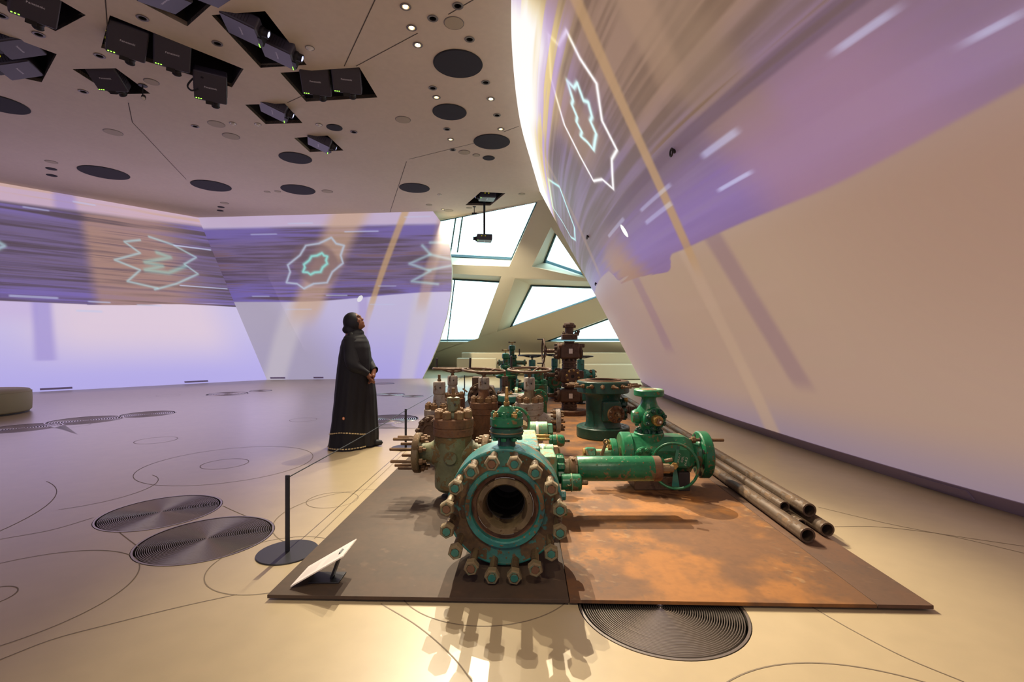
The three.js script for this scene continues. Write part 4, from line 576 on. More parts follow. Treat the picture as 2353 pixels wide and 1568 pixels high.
// --- the valve lying behind the wellhead
{
  const t = thing('lying_gate_valve', 'pale green gate valve on its side behind the great flange, with tie rods', 'valve', W3(0.05, DECK, 4.5));
  add('body', lathe([[0.0001, 0], [0.11, 0], [0.12, 0.02], [0.12, 0.2], [0.1, 0.24], [0.082, 0.26], [0.0001, 0.262]], 8, 0.3), M.steel, t, W3(-0.12, 0.47, 4.45), X); add('body_lower', rbox(0.26, 0.4, 0.3, 0.02), M.paleGreen, t, W3(0.0, 0.24, 4.45));
  const b = add('bonnet', lathe([[0.0001, 0], [0.084, 0], [0.087, 0.005], [0.087, 0.155], [0.082, 0.16], [0.0001, 0.162]], 48), M.paleGreen, t, W3(0.165, 0.48, 4.42), X); sub('white_stripe', lathe([[0.0873, 0.055], [0.0877, 0.056], [0.0877, 0.075], [0.0873, 0.076]], 48), M.white, b); sub('hex_nut', nutGeo(0.075, 0.05), M.green, b, V(0, 0.16, 0));
  for (const [dy, dz] of [[0.045, 0.02], [0.02, 0.05], [-0.03, 0.045]]) add('tie_rod', cyl(0.011, 0.125, 14), M.brass, t, W3(0.21, 0.44 + dy, 4.2 - dz), X);
  const a = add('actuator', lathe([[0.0001, 0], [0.05, 0], [0.05, 0.02], [0.044, 0.024], [0.053, 0.03], [0.053, 0.105], [0.045, 0.125], [0.025, 0.135], [0.0001, 0.136]], 40), M.green, t, W3(0.325, 0.44, 4.18), X); sub('band', torus(0.0535, 0.003, 36), M.brass, a, V(0, 0.066, 0)); sub('square_stem', rbox(0.022, 0.05, 0.022, 0.002), M.steel, a, V(0, 0.155, 0)); sub('stem_hole', cyl(0.006, 0.003, 12), cupDark, a, V(0.0, 0.165, 0.0105), Zp);
  add('side_flange', disc(0.1, 0.05, { seg: 48 }), M.steel, t, W3(-0.13, 0.4, 4.3), XL); add('curved_guard', torus(0.15, 0.014, 48), M.green, t, W3(0.03, 0.5, 4.75), V(0.2, 0.3, 1));
}
// --- upright gate valves
function gateValve(name, label, x, Z, o) {
  const t = thing(name, label, 'valve', W3(x, DECK, Z)), r = o.r ?? 0.155, top = o.top ?? 0.6, at3 = (h) => W3(x, h, Z);
  add('pedestal', lathe([[0.0001, 0], [r * 0.62, 0], [r * 0.62, 0.018], [r * 0.32, 0.022], [r * 0.32, 0.09], [0.0001, 0.09]], 32), M.dark, t, at3(DECK));
  const body = add('body', lathe([[0.0001, 0.1], [r * 0.8, 0.1], [r * 0.95, 0.125], [r * 0.97, 0.15], [r * 0.97, top - 0.17], [r * 0.985, top - 0.14], [0.0001, top - 0.14]], 56), o.body, t, at3(0));
  const col = add('bonnet_flange', lathe([[r * 0.98, 0], [r * 1.04, 0.004], [r * 1.04, 0.055], [r * 1.02, 0.058], [r * 1.02, 0.064], [r * 1.05, 0.07], [r * 1.05, 0.132], [r * 1.01, 0.14], [0.0001, 0.14]], 56), o.collar ?? o.body, t, at3(top - 0.14));
  boltRing(col, o.n ?? 8, r * 0.8, 0.14, o.bolt ?? B.l, o.bm ?? M.boltRust, o.phase ?? 0.3);
  const br = o.hb ?? 0.36;
  for (const [d, dir] of [[o.left, XL], [o.right, XR], [o.front, AF]]) if (d) {
    const [len, R, n, studs] = d, base = at3(br);
    add('branch', lathe([[r * 0.82, r * 0.5], [r * 0.7, r * 0.95], [r * 0.52, r * 1.25], [r * 0.48, len]], 40, 0.8), o.body, t, base, dir);
    const f = flange(t, 'side_flange', d[4] ?? o.fm ?? o.body, base.clone().addScaledVector(dir, len - 0.01), dir, R, 0.055, { seg: 56 });
    sub('raised_face', disc(R * 0.55, 0.006, { bore: R * 0.32, ch: 0.002, seg: 40 }), M.steel, f, V(0, 0.055, 0));
    for (let i = 0; i < n; i++) { const a = 0.4 + i / n * Math.PI * 2, e = V(Math.cos(a) * R * 0.78, 0, Math.sin(a) * R * 0.78), L = studs * (0.75 + 0.5 * hash(i, 3, 5)); sub('bolt', cached('sb' + L, () => merged([moved(cyl(0.0125, L + 0.12, 14, 0.003), 0, -0.06, 0), moved(nutGeo(0.026, 0.03), 0, -0.032, 0)])), M.boltRust, f, e); }
  }
  if (o.boss) add('front_boss', disc(0.052, 0.02, { ch: 0.006, seg: 32 }), o.body, t, at3(br - 0.01).addScaledVector(AF, r * 0.95), AF);
  const cap = add('stem_cap', lathe([[0.0001, o.capBot], [o.capR * 0.86, o.capBot], [o.capR, o.capBot + 0.012], [o.capR, o.capTop - 0.02], [o.capR * 0.9, o.capTop - 0.006], [o.capR * 0.45, o.capTop], [0.0001, o.capTop]].map(([a, b]) => [a, b - o.capBot]), 40), o.cap, t, at3(o.capBot));
  sub('grease_plug', cyl(0.009, 0.015, 12), M.dark, cap, V(0.02, (o.capTop - o.capBot) * 0.55, o.capR * 0.93), Zp);
  add('neck', lathe([[o.capR * 1.2, 0], [o.capR * 1.12, 0.02], [o.capR * 0.97, (o.capBot - top) * 0.8], [o.capR * 0.84, o.capBot - top]], 40), o.neck ?? o.cap, t, at3(top));
  add('stem', lathe([[0.0001, 0], [0.022, 0], [0.022, 0.02], [0.016, 0.024], [0.016, (o.wheelH ?? o.capTop + 0.07) - o.capTop], [0.0001, (o.wheelH ?? o.capTop + 0.07) - o.capTop + 0.002]], 6, 0.35), M.boltRust, t, at3(o.capTop));
  if (o.wheelH) handwheel(t, at3(o.wheelH), o.tilt ?? Y, o.wheelR, o.wm ?? M.wheelRust, { dish: 0.035, ha: o.ha ?? 2.3, handle: o.handle ?? 0.13, n: 4 });
  return t;
}
gateValve('olive_gate_valve', 'old olive green gate valve with rusty collar and long studs, left of the great flange', -0.48, 3.92, { r: 0.156, top: 0.685, body: M.olive, collar: M.rust, cap: M.olive, n: 8, bolt: boltGeo(0.02, 0.039, 0.06, 0.03, 0.008), bm: M.boltRust, left: [0.27, 0.162, 8, 0.16, M.steel], right: [0.25, 0.15, 8, 0.03, M.steel], hb: 0.395, boss: 1, capR: 0.056, capBot: 0.73, capTop: 0.855 });
const gv0 = gateValve('grey_gate_valve', 'white capped gate valve without a wheel, leftmost of the grey ones behind the olive valve', -0.79, 5.2, { r: 0.155, top: 0.58, body: M.grey, cap: M.grey, n: 8, bm: M.boltRust, right: [0.24, 0.15, 8, 0.04], capR: 0.067, capBot: 0.735, capTop: 0.878 });
add('dark_side_flange', lathe([[0.0001, 0], [0.19, 0], [0.2, 0.01], [0.2, 0.05], [0.19, 0.06], [0.1, 0.062], [0.095, 0.05], [0.0001, 0.05]], 56), M.brown, gv0, W3(-0.82, 0.34, 4.98), V(-0.62, 0.12, 0.78));
boltRing(gv0.children[gv0.children.length - 1], 10, 0.155, 0.06, B.m, M.brown, 0.2);
gateValve('wheel_gate_valve', 'grey gate valve with rusty handwheel, left one of three wheels in the row', -0.745, 6.0, { r: 0.15, top: 0.61, body: M.rust, cap: M.grey, n: 8, right: [0.24, 0.15, 8, 0.04], capR: 0.063, capBot: 0.76, capTop: 0.886, wheelH: 0.968, wheelR: 0.24, ha: 3.6, tilt: V(0.02, 1, -0.03) });
gateValve('wheel_gate_valve', 'rusty brown gate valve with handwheel, middle one of three wheels in the row', -0.327, 5.57, { r: 0.155, top: 0.61, body: M.rust, cap: M.grey, neck: M.rust, n: 8, left: [0.24, 0.15, 8, 0.04], right: [0.24, 0.15, 8, 0.03], capR: 0.064, capBot: 0.75, capTop: 0.897, wheelH: 0.972, wheelR: 0.245, ha: 3.9, tilt: V(0.05, 1, 0.03) });
gateValve('wheel_gate_valve', 'grey brown gate valve with handwheel and white rimmed side flange, right one of three', 0.2, 5.5, { r: 0.155, top: 0.615, body: M.grey, collar: M.grey, cap: M.grey, neck: M.steel, n: 8, right: [0.31, 0.135, 10, 0.04, M.grey], hb: 0.4, capR: 0.064, capBot: 0.75, capTop: 0.9, wheelH: 0.985, wheelR: 0.245, ha: 3.7, tilt: V(0, 1, 0.05), handle: 0.15 });
// black-wheeled blue-green valves at the far end
gateValve('blue_gate_valve', 'blue green gate valve with black handwheel, left one at the far end', 0.43, 10.2, { r: 0.16, top: 0.62, body: M.blueGreen, cap: M.blueGreen, bm: M.blueGreen, n: 8, left: [0.3, 0.16, 8, 0.03], capR: 0.072, capBot: 0.74, capTop: 0.93, wheelH: 1.02, wheelR: 0.29, wm: M.blackIron, ha: 3.5, handle: 0.14 });
gateValve('blue_gate_valve', 'blue green gate valve with black handwheel, half behind the tall brown tree', 0.97, 10.9, { r: 0.16, top: 0.62, body: M.green, cap: M.blueGreen, bm: M.green, n: 8, left: [0.22, 0.14, 8, 0.02], right: [0.3, 0.17, 8, 0.03], front: [0.26, 0.17, 8, 0.02], hb: 0.42, capR: 0.074, capBot: 0.74, capTop: 0.94, wheelH: 1.02, wheelR: 0.29, wm: M.blackIron, ha: 1 });
gateValve('blue_gate_valve', 'blue green gate valve with black handwheel, right one behind the tall brown tree', 1.42, 9.9, { r: 0.155, top: 0.66, body: M.blueGreen, cap: M.blueGreen, bm: M.blueGreen, n: 8, right: [0.24, 0.12, 6, 0.03], hb: 0.62, capR: 0.075, capBot: 0.72, capTop: 0.95, wheelH: 1.01, wheelR: 0.25, wm: M.blackIron, ha: 5 });
gateValve('green_gate_valve', 'green gate valve without a wheel, behind the right rusty handwheel', 0.43, 7.9, { r: 0.15, top: 0.62, body: M.green, cap: M.green, bm: M.green, n: 8, left: [0.34, 0.16, 8, 0.02, M.paleGreen], front: [0.26, 0.15, 8, 0.02], hb: 0.4, capR: 0.09, capBot: 0.68, capTop: 0.84 });
gateValve('brown_gate_valve', 'small dark brown gate valve between the two right rusty handwheels', -0.11, 7.4, { r: 0.13, top: 0.5, body: M.brown, cap: M.brown, bm: M.brown, n: 8, bolt: B.m, right: [0.28, 0.12, 8, 0.03, M.steel], capR: 0.05, capBot: 0.62, capTop: 0.78, hb: 0.36 });
// --- dark flanged valve behind the middle wheel
{
  const t = thing('dark_flanged_valve', 'dark iron valve with a big round flange facing the front, behind the middle handwheel', 'valve', W3(-0.44, DECK, 7.1)), ax = V(-0.28, 0.05, 1);
  const f = flange(t, 'face_flange', M.brown, W3(-0.42, 0.5, 6.95), ax, 0.21, 0.07, { bore: 0.09, n: 12, rc: 0.165, bolt: B.m, bm: M.brown }); sub('rim_edge', torus(0.207, 0.008, 56), M.steel, f, V(0, 0.066, 0)); sub('bore', lathe([[0.09, 0.06], [0.09, -0.12], [0.0001, -0.12]], 40), cupDark, f);
  add('body', rbox(0.36, 0.36, 0.4, 0.04), M.brown, t, W3(-0.45, 0.46, 7.25)); add('stand', rbox(0.26, 0.26, 0.26, 0.02), M.dark, t, W3(-0.45, 0.16, 7.25)); add('top_block', rbox(0.16, 0.16, 0.16, 0.02), M.brown, t, W3(-0.52, 0.7, 7.25));
  const g = flange(t, 'green_flange', M.darkGreen, W3(-0.4, 0.3, 6.75), V(-0.2, 0.1, 1), 0.17, 0.05, { bore: 0.12 }); sub('rim_edge', torus(0.168, 0.006, 48), M.paleGreen, g, V(0, 0.046, 0)); add('green_stub', cyl(0.12, 0.14, 40), M.darkGreen, t, W3(-0.39, 0.28, 6.9), V(-0.2, 0.1, 1)); add('grease_nipple', cyl(0.012, 0.09, 12), M.steel, t, W3(-0.66, 0.56, 7.1), V(-0.8, 0.6, 0));
}
// --- low green spool with a dark open top
{
  const t = thing('low_spool', 'low dark green spool with an open grey top, behind the dome capped bonnet', 'spool', W3(0.0, DECK, 6.75));
  add('lower_flange', disc(0.2, 0.09, { seg: 56 }), M.darkGreen, t, W3(0, DECK, 6.75)); add('body', lathe([[0.15, 0], [0.14, 0.04], [0.14, 0.3], [0.16, 0.36]], 48), M.blueGreen, t, W3(0, 0.12, 6.75)); flange(t, 'top_flange', M.blueGreen, W3(0, 0.47, 6.75), Y, 0.2, 0.085, { bore: 0.1 }); add('top_ring', lathe([[0.1, 0.4], [0.1, 0.555], [0.11, 0.562], [0.19, 0.562], [0.195, 0.556]], 56), M.grey, t, W3(0, 0, 6.75));
  const o = add('side_outlet', lathe([[0.0001, 0], [0.06, 0], [0.055, 0.12], [0.075, 0.125], [0.075, 0.16], [0.0001, 0.165]], 32), M.steel, t, W3(0.02, 0.4, 6.62), V(0.5, 0.1, 1)); sub('plug', nutGeo(0.035, 0.05), M.brass, o, V(0, 0.16, 0));
}
// --- two small green trees far back
for (const [x, Z, hgt, w, arm] of [[-0.13, 9.8, 1.12, 'small bright green tree valve with brass tee handle, nearer of the far pair', 0.22], [0.0, 10.6, 1.28, 'small bright green tree valve with round cap, farther of the far pair', 0.26]]) {
  const t = thing('green_tree_valve', w, 'valve', W3(x, DECK, Z)), q = (h) => W3(x, h, Z);
  add('base_flange', disc(0.24, 0.1, { seg: 48 }), M.darkGreen, t, q(DECK)); add('column', lathe([[0.16, 0.1], [0.12, 0.14], [0.12, hgt - 0.56], [0.2, hgt - 0.54], [0.21, hgt - 0.5], [0.1, hgt - 0.48], [0.0001, hgt - 0.48]], 40), M.green, t, q(0));
  for (const s of [1, -1]) { const a = add('arm', lathe([[0.05, 0], [0.045, arm], [0.07, arm + 0.005], [0.07, arm + 0.04], [0.0001, arm + 0.042]], 28), M.paleGreen, t, q(hgt - 0.43), V(s, 0, 0.1)); sub('arm_nut', nutGeo(0.04, 0.03), M.brass, a, V(0, arm + 0.04, 0)); }
  add('valve_body', rbox(0.2, 0.16, 0.2, 0.03), M.green, t, q(hgt - 0.42)); flange(t, 'bonnet_flange', M.green, q(hgt - 0.34), Y, 0.11, 0.05, { n: 8, rc: 0.085, bolt: B.s, bm: M.darkGreen }); add('bonnet', lathe([[0.055, 0], [0.055, 0.13], [0.075, 0.15], [0.078, 0.2], [0.07, 0.235], [0.03, 0.25], [0.0001, 0.25]], 32), M.green, t, q(hgt - 0.29));
  add('stem', cyl(0.012, 0.06, 12), M.brass, t, q(hgt - 0.04)); add('tee_handle', cyl(0.012, 0.11, 12), M.brass, t, W3(x - 0.055, hgt + 0.02, Z), X); for (const s of [-1, 1]) add('handle_knob', cyl(0.02, 0.03, 12), M.steel, t, W3(x + s * 0.06, hgt + 0.005, Z));
}
// --- tall brown christmas tree
{
  const x = 1.016, Z = 8.5, t = thing('brown_valve_tree', 'tall dark brown stack of valves with three upright handwheels on its left', 'valve tree', W3(x, DECK, Z)), q = (h, dx = 0, dz = 0) => W3(x + dx, h, Z - dz);
  flange(t, 'base_flange', M.rust, q(DECK), Y, 0.3, 0.08, { holes: 12, seg: 64 }); flange(t, 'spool_flange', M.brown, q(0.11), Y, 0.135, 0.045, { n: 8, rc: 0.108, bolt: B.m, bm: M.brown }); add('ring_joint', disc(0.12, 0.02, { ch: 0.003 }), M.steel, t, q(0.155)); flange(t, 'spool_flange', M.brown, q(0.17), Y, 0.13, 0.04, { n: 8, rc: 0.105, bolt: B.m, bm: M.brown });
  const gate = (y0, y1) => {
    const h = y1 - y0, m = (y0 + y1) / 2;
    add('gate_body', rbox(0.36, h * 0.8, 0.26, 0.045), M.brown, t, q(m)); add('throat', lathe([[0.1, 0], [0.075, h * 0.12], [0.075, h * 0.88], [0.1, h]], 32), M.brown, t, q(y0));
    add('tag_plate', rbox(0.065, 0.085, 0.006, 0.002), M.white, t, q(m, 0.01, 0.133)); flange(t, 'bonnet_plate', M.brown, q(m, -0.17), XL, h * 0.42, 0.05, { n: 8, rc: h * 0.33, bolt: B.m, bm: M.brown });
    const s = add('stem_sleeve', lathe([[0.0001, 0], [0.05, 0], [0.05, 0.02], [0.036, 0.025], ...[0, 1, 2, 3, 4, 5].flatMap((k) => [[0.038, 0.03 + k * 0.025], [0.034, 0.042 + k * 0.025]]), [0.036, 0.18], [0.02, 0.185], [0.02, 0.25], [0.0001, 0.25]], 28), M.wheelRust, t, q(m, -0.215), XL);
    sub('sleeve_knob', lathe([[0.0001, 0], [0.03, 0], [0.034, 0.03], [0.034, 0.06], [0.0001, 0.065]], 20), M.brown, s, V(0.06, -0.01, 0)); handwheel(t, q(m, -0.46), V(-1, 0, 0.05), 0.21, M.brown, { dish: 0.05, handle: 0.11, ha: 0, n: 4, spin: 0.785, tubeR: 0.013 });
    add('back_plate', disc(h * 0.36, 0.04, { seg: 40 }), M.brown, t, q(m, 0.18), XR);
  };
  gate(0.21, 0.51); flange(t, 'lower_pair', M.brown, q(0.505), Y, 0.13, 0.045, { n: 8, rc: 0.105, bolt: B.m, bm: M.brown }); flange(t, 'lower_pair', M.brown, q(0.555), Y, 0.13, 0.04, {});
  add('cross_body', rbox(0.34, 0.24, 0.28, 0.04), M.brown, t, q(0.715)); const f = flange(t, 'front_flange', M.brown, q(0.706, 0.04, 0.13), AF, 0.136, 0.05, { bore: 0.03, n: 8, rc: 0.105, bolt: B.s, bm: M.brass, seg: 56 }); sub('bore', cyl(0.03, 0.01, 24), cupDark, f, V(0, 0.03, 0));
  flange(t, 'side_plate', M.brown, q(0.724, -0.16), XL, 0.12, 0.05, { n: 8, rc: 0.095, bolt: B.m, bm: M.brown }); add('stem_sleeve', lathe([[0.0001, 0], [0.05, 0], [0.05, 0.02], ...[0, 1, 2, 3, 4, 5].flatMap((k) => [[0.04, 0.03 + k * 0.025], [0.036, 0.042 + k * 0.025]]), [0.036, 0.18], [0.02, 0.185], [0.02, 0.25], [0.0001, 0.25]], 28), M.wheelRust, t, q(0.724, -0.21), XL); handwheel(t, q(0.724, -0.46), V(-1, 0, 0.05), 0.205, M.brown, { dish: 0.05, handle: 0.11, ha: 0, n: 4, tubeR: 0.013 }); add('side_box', rbox(0.1, 0.14, 0.16, 0.02), M.brown, t, q(0.73, 0.2));
  flange(t, 'upper_pair', M.brown, q(0.835), Y, 0.13, 0.045, { n: 8, rc: 0.105, bolt: B.m, bm: M.brown }); flange(t, 'upper_pair', M.brown, q(0.925), Y, 0.13, 0.045, { n: 8, rc: 0.105, bolt: B.m, bm: M.brown }); add('ring_joint', disc(0.115, 0.05, { ch: 0.003 }), M.brown, t, q(0.88));
  gate(0.97, 1.32); add('cap_block', rbox(0.27, 0.1, 0.24, 0.012), M.brown, t, q(1.395)); for (const s of [-1, 1]) add('cap_bolt', boltGeo(0.014, 0.028, 0.03, 0.05, 0.02), M.brown, t, q(1.445, s * 0.105, 0.05)); add('side_arm', rbox(0.14, 0.07, 0.1, 0.015), M.brown, t, q(1.24, 0.2)); add('elbow', cyl(0.03, 0.1, 20), M.brown, t, q(1.42, 0.14), V(0.3, 1, 0)); add('plug', cyl(0.036, 0.06, 20), M.rust, t, q(1.23, -0.14, 0.1), XL);
  add('cap_neck', lathe([[0.085, 0], [0.075, 0.02], [0.075, 0.12]], 32), M.brown, t, q(1.44)); add('tree_cap', lathe([[0.075, 0], [0.096, 0.01], [0.098, 0.06], [0.085, 0.085], [0.05, 0.095], [0.0001, 0.097]], 8, 0.3), M.brown, t, q(1.555)); for (const s of [-1, 1]) add('cap_lug', rbox(0.05, 0.05, 0.05, 0.01), M.brown, t, q(1.58, s * 0.09, 0.02));
}
// --- green casing spool
{
  const x = 1.23, Z = 6.48, t = thing('green_spool', 'dark green upright casing spool ringed by radial screws, left of the pipes', 'spool', W3(x, DECK, Z)), q = (h, dx = 0, dz = 0) => W3(x + dx, h, Z - dz);
  flange(t, 'lower_flange', M.darkGreen, q(DECK), Y, 0.354, 0.145, { holes: 16, rc: 0.295, seg: 80, ch: 0.012 }); add('body', lathe([[0.25, 0], [0.233, 0.03], [0.226, 0.08], [0.226, 0.37], [0.236, 0.42], [0.26, 0.45]], 64), M.darkGreen, t, q(0.17));
  const f = add('upper_flange', lathe([[0.18, 0], [0.335, 0], [0.347, 0.012], [0.347, 0.148], [0.335, 0.16], [0.24, 0.162], [0.235, 0.17], [0.2, 0.17], [0.19, 0.15], [0.19, 0], [0.18, 0]], 80), M.darkGreen, t, q(0.625)); sub('seal_ring', lathe([[0.19, 0.165], [0.193, 0.176], [0.235, 0.176], [0.24, 0.165]], 72), M.rust, f); sub('top_face', lathe([[0.24, 0.1625], [0.33, 0.1615]], 72), M.boltRust, f); sub('bore', lathe([[0.189, 0.16], [0.189, -0.3], [0.0001, -0.3]], 56), M.brown, f);
  const screw = merged([moved(cyl(0.013, 0.16, 14, 0.003), 0, 0, 0), moved(nutGeo(0.03, 0.03), 0, 0.0, 0), moved(nutGeo(0.022, 0.02), 0, 0.035, 0)]);
  for (let i = 0; i < 16; i++) { const a = (i + 0.5) / 16 * Math.PI * 2, d = V(Math.cos(a), 0, Math.sin(a)); sub('lock_screw', screw, M.boltRust, f, d.clone().multiplyScalar(0.345).setY(0.1), d); }
  add('outlet_pad', rbox(0.24, 0.28, 0.12, 0.03), M.darkGreen, t, q(0.4, 0.06, 0.24)); const g = flange(t, 'front_outlet', M.boltRust, q(0.37, 0.11, 0.27), V(0.2, -0.08, 1), 0.115, 0.04, { n: 8, rc: 0.088, bolt: B.s, bm: M.brown }); sub('stem', lathe([[0.0001, 0], [0.035, 0], [0.035, 0.04], [0.022, 0.045], [0.022, 0.085], [0.012, 0.09], [0.012, 0.12], [0.0001, 0.12]], 24), M.steel, g, V(0, 0.04, 0)); sub('stem_pin', cyl(0.01, 0.07, 10), M.steel, g, V(-0.03, 0.08, -0.02), V(1, 0.2, 0.4));
  flange(t, 'side_outlet', M.darkGreen, q(0.4, 0.21), V(1, 0, 0.25), 0.14, 0.05, { n: 8, rc: 0.11, bolt: B.l, bm: M.darkGreen }); add('side_stub', lathe([[0.0001, 0], [0.06, 0], [0.06, 0.04], ...[0, 1, 2, 3, 4].flatMap((k) => [[0.05, 0.05 + k * 0.028], [0.045, 0.064 + k * 0.028]]), [0.05, 0.19], [0.0001, 0.19]], 28), M.brown, t, q(0.39, 0.27, 0.02), V(1, 0, 0.25)); add('top_plug', nutGeo(0.03, 0.05), M.brass, t, q(0.53, 0.27, 0.05), X);
}
// --- bright green choke valve with its handwheel
{
  const Z = 4.25, t = thing('green_choke_valve', 'bright green choke valve with upright outlet, spoked handwheel and chalk writing', 'valve', W3(1.25, DECK, Z)), q = (x, h, dz = 0) => W3(x, h, Z - dz), tx = 1.215;
  add('cradle', rbox(0.42, 0.115, 0.3, 0.008), M.brown, t, q(1.26, 0.0885)); add('cradle_end', rbox(0.1, 0.16, 0.34, 0.008), M.dark, t, q(1.47, 0.11));
  add('body', lathe([[0.0001, 0], [0.17, 0], [0.185, 0.015], [0.185, 0.47], [0.15, 0.535], [0.0001, 0.536]], 8, 0.3), M.green, t, q(1.03, 0.31), XR, Math.PI / 8); add('left_collar', disc(0.188, 0.1, { seg: 56, ch: 0.012 }), M.green, t, q(0.955, 0.315), XR);
  add('right_neck', lathe([[0.15, 0], [0.115, 0.03], [0.11, 0.07], [0.13, 0.1]], 48, 0.9), M.green, t, q(1.55, 0.31), XR); const rf = flange(t, 'right_flange', M.green, q(1.645, 0.305), XR, 0.204, 0.085, { bore: 0.07, seg: 72, ch: 0.01 }); for (let i = 0; i < 8; i++) { const a = i / 8 * 6.283 + 0.39; sub('bolt_hole', disc(0.02, 0.004, { ch: 0.001, seg: 16 }), cupDark, rf, V(Math.cos(a) * 0.165, -0.0035, Math.sin(a) * 0.165)); } add('through_bolt', merged([cyl(0.014, 0.3, 14), moved(nutGeo(0.03, 0.035), 0, 0.02, 0)]), M.boltRust, t, q(1.55, 0.445, 0.06), XR);
  // upright outlet
  const v = (h) => q(tx, h); flange(t, 'upright_flange', M.green, v(0.42), Y, 0.13, 0.085, { n: 10, rc: 0.1, bolt: B.s, bm: M.darkGreen, seg: 64 }); add('upright_neck', lathe([[0.085, 0], [0.07, 0.05], [0.085, 0.09], [0.11, 0.12], [0.122, 0.16], [0.11, 0.2], [0.075, 0.25], [0.062, 0.3], [0.075, 0.335]], 48, 0.9), M.green, t, v(0.5));
  const tf = flange(t, 'top_flange', M.green, v(0.825), Y, 0.13, 0.058, { seg: 64 }); sub('top_recess', disc(0.065, 0.003, { ch: 0.001, seg: 40 }), M.boltRust, tf, V(0, 0.058, 0)); sub('top_ring', lathe([[0.085, 0.058], [0.088, 0.061], [0.118, 0.061], [0.12, 0.058]], 48), M.paleGreen, tf);
  const fd = V(0.22, -0.12, 1).normalize(), bf = flange(t, 'plug_flange', M.green, v(0.645).addScaledVector(fd, 0.075), fd, 0.102, 0.045, { n: 8, rc: 0.08, bolt: B.s, bm: M.darkGreen, seg: 56 }); const pl = sub('plug', lathe([[0.0001, 0], [0.045, 0], [0.045, 0.05], [0.04, 0.055], [0.0001, 0.056]], 28), M.brass, bf, V(0, 0.043, 0)); sub('plug_head', rbox(0.04, 0.03, 0.04, 0.004), M.rust, pl, V(0, 0.068, 0)); sub('plug_mark', rbox(0.018, 0.002, 0.018, 0.0006), M.white, pl, V(0, 0.083, 0)); add('side_ball', lathe([[0.0001, 0], [0.06, 0.0], [0.07, 0.03], [0.05, 0.07], [0.0001, 0.075]], 32, 0.9), M.green, t, v(0.64).add(V(-0.08, 0, 0)), XL); add('drip_plug', nutGeo(0.018, 0.03), M.green, t, v(0.6).add(V(-0.1, -0.02, 0.03)), XL);
  flange(t, 'front_flange', M.green, q(1.13, 0.31, 0.16), AF, 0.1, 0.035, { n: 8, rc: 0.078, bolt: B.s, bm: M.green, seg: 56 });
  // left fittings
  const lf = flange(t, 'left_flange', M.green, q(0.87, 0.31), XR, 0.135, 0.055, { seg: 56 }); boltRing(lf, 6, 0.1, -0.03, nutGeo(0.025, 0.03), M.brass, 0.3, 'nut'); add('left_stem', lathe([[0.0001, 0], [0.05, 0], [0.05, 0.06], [0.04, 0.065], [0.04, 0.14], [0.0001, 0.14]], 32), M.paleGreen, t, q(0.87, 0.31), XL); add('left_hex', nutGeo(0.06, 0.09), M.green, t, q(0.74, 0.31), XL); add('left_disc', disc(0.05, 0.02, { seg: 32 }), M.brass, t, q(0.65, 0.31), XL); add('lever', rod(V(-0.02, -0.05, 0), V(0.02, 0.06, 0), 0.014), M.steel, t, q(0.8, 0.36, 0.07)); add('lever_eye', torus(0.018, 0.007, 20), M.steel, t, q(0.82, 0.43, 0.07), Zp); add('clip_block', rbox(0.07, 0.05, 0.05, 0.01), M.steel, t, q(0.84, 0.28, 0.09));
  const ax = V(-0.42, 0.12, 0.9).normalize(), hc = W3(1.335, 0.285, 3.93); const w = handwheel(t, hc, ax, 0.182, M.green, { tubeR: 0.011, dish: 0.03, handle: 0, n: 0, hub: 0.026 }); for (const [a, c, k] of [[4.3, M.blueGreen, 1], [1.0, M.green, 0.4], [2.4, M.green, 0.4]]) { const s = new THREE.Shape([[0.022, -0.012], [0.176, -0.03 * k], [0.18, 0.03 * k], [0.022, 0.012]].map((p) => new THREE.Vector2(...p))); sub('spoke', boxUV(new THREE.ExtrudeGeometry(s, { depth: 0.01, bevelEnabled: false }).rotateX(Math.PI / 2).rotateZ(-0.16)), c, w, V(0, -0.028, 0), null, a); } sub('wheel_stem', cyl(0.02, 0.16, 20), M.brass, w, V(0, -0.19, 0)); sub('stem_end', nutGeo(0.03, 0.05), M.brass, w, V(0, -0.02, 0));
  const c = document.createElement('canvas'); c.width = 256; c.height = 256; const g = c.getContext('2d'); g.fillStyle = 'rgb(26,104,68)'; g.fillRect(0, 0, 256, 256); g.strokeStyle = 'rgb(214,214,200)'; g.fillStyle = 'rgb(214,214,200)'; g.font = '52px sans-serif'; g.translate(128, 128); g.rotate(-1.32); g.fillText('DH.IL-7', -110, -50); g.fillText('GDI.', -70, 20); g.fillText('24.8.2', -110, 92); const tx2 = new THREE.CanvasTexture(c); tx2.colorSpace = THREE.SRGBColorSpace;
  add('chalk_writing', new THREE.BoxGeometry(0.12, 0.14, 0.003), std({ map: tx2, roughness: 0.5 }), t, q(1.447, 0.318, 0.188));
  t.children[t.children.length - 1].rotation.y = 0.03;
}
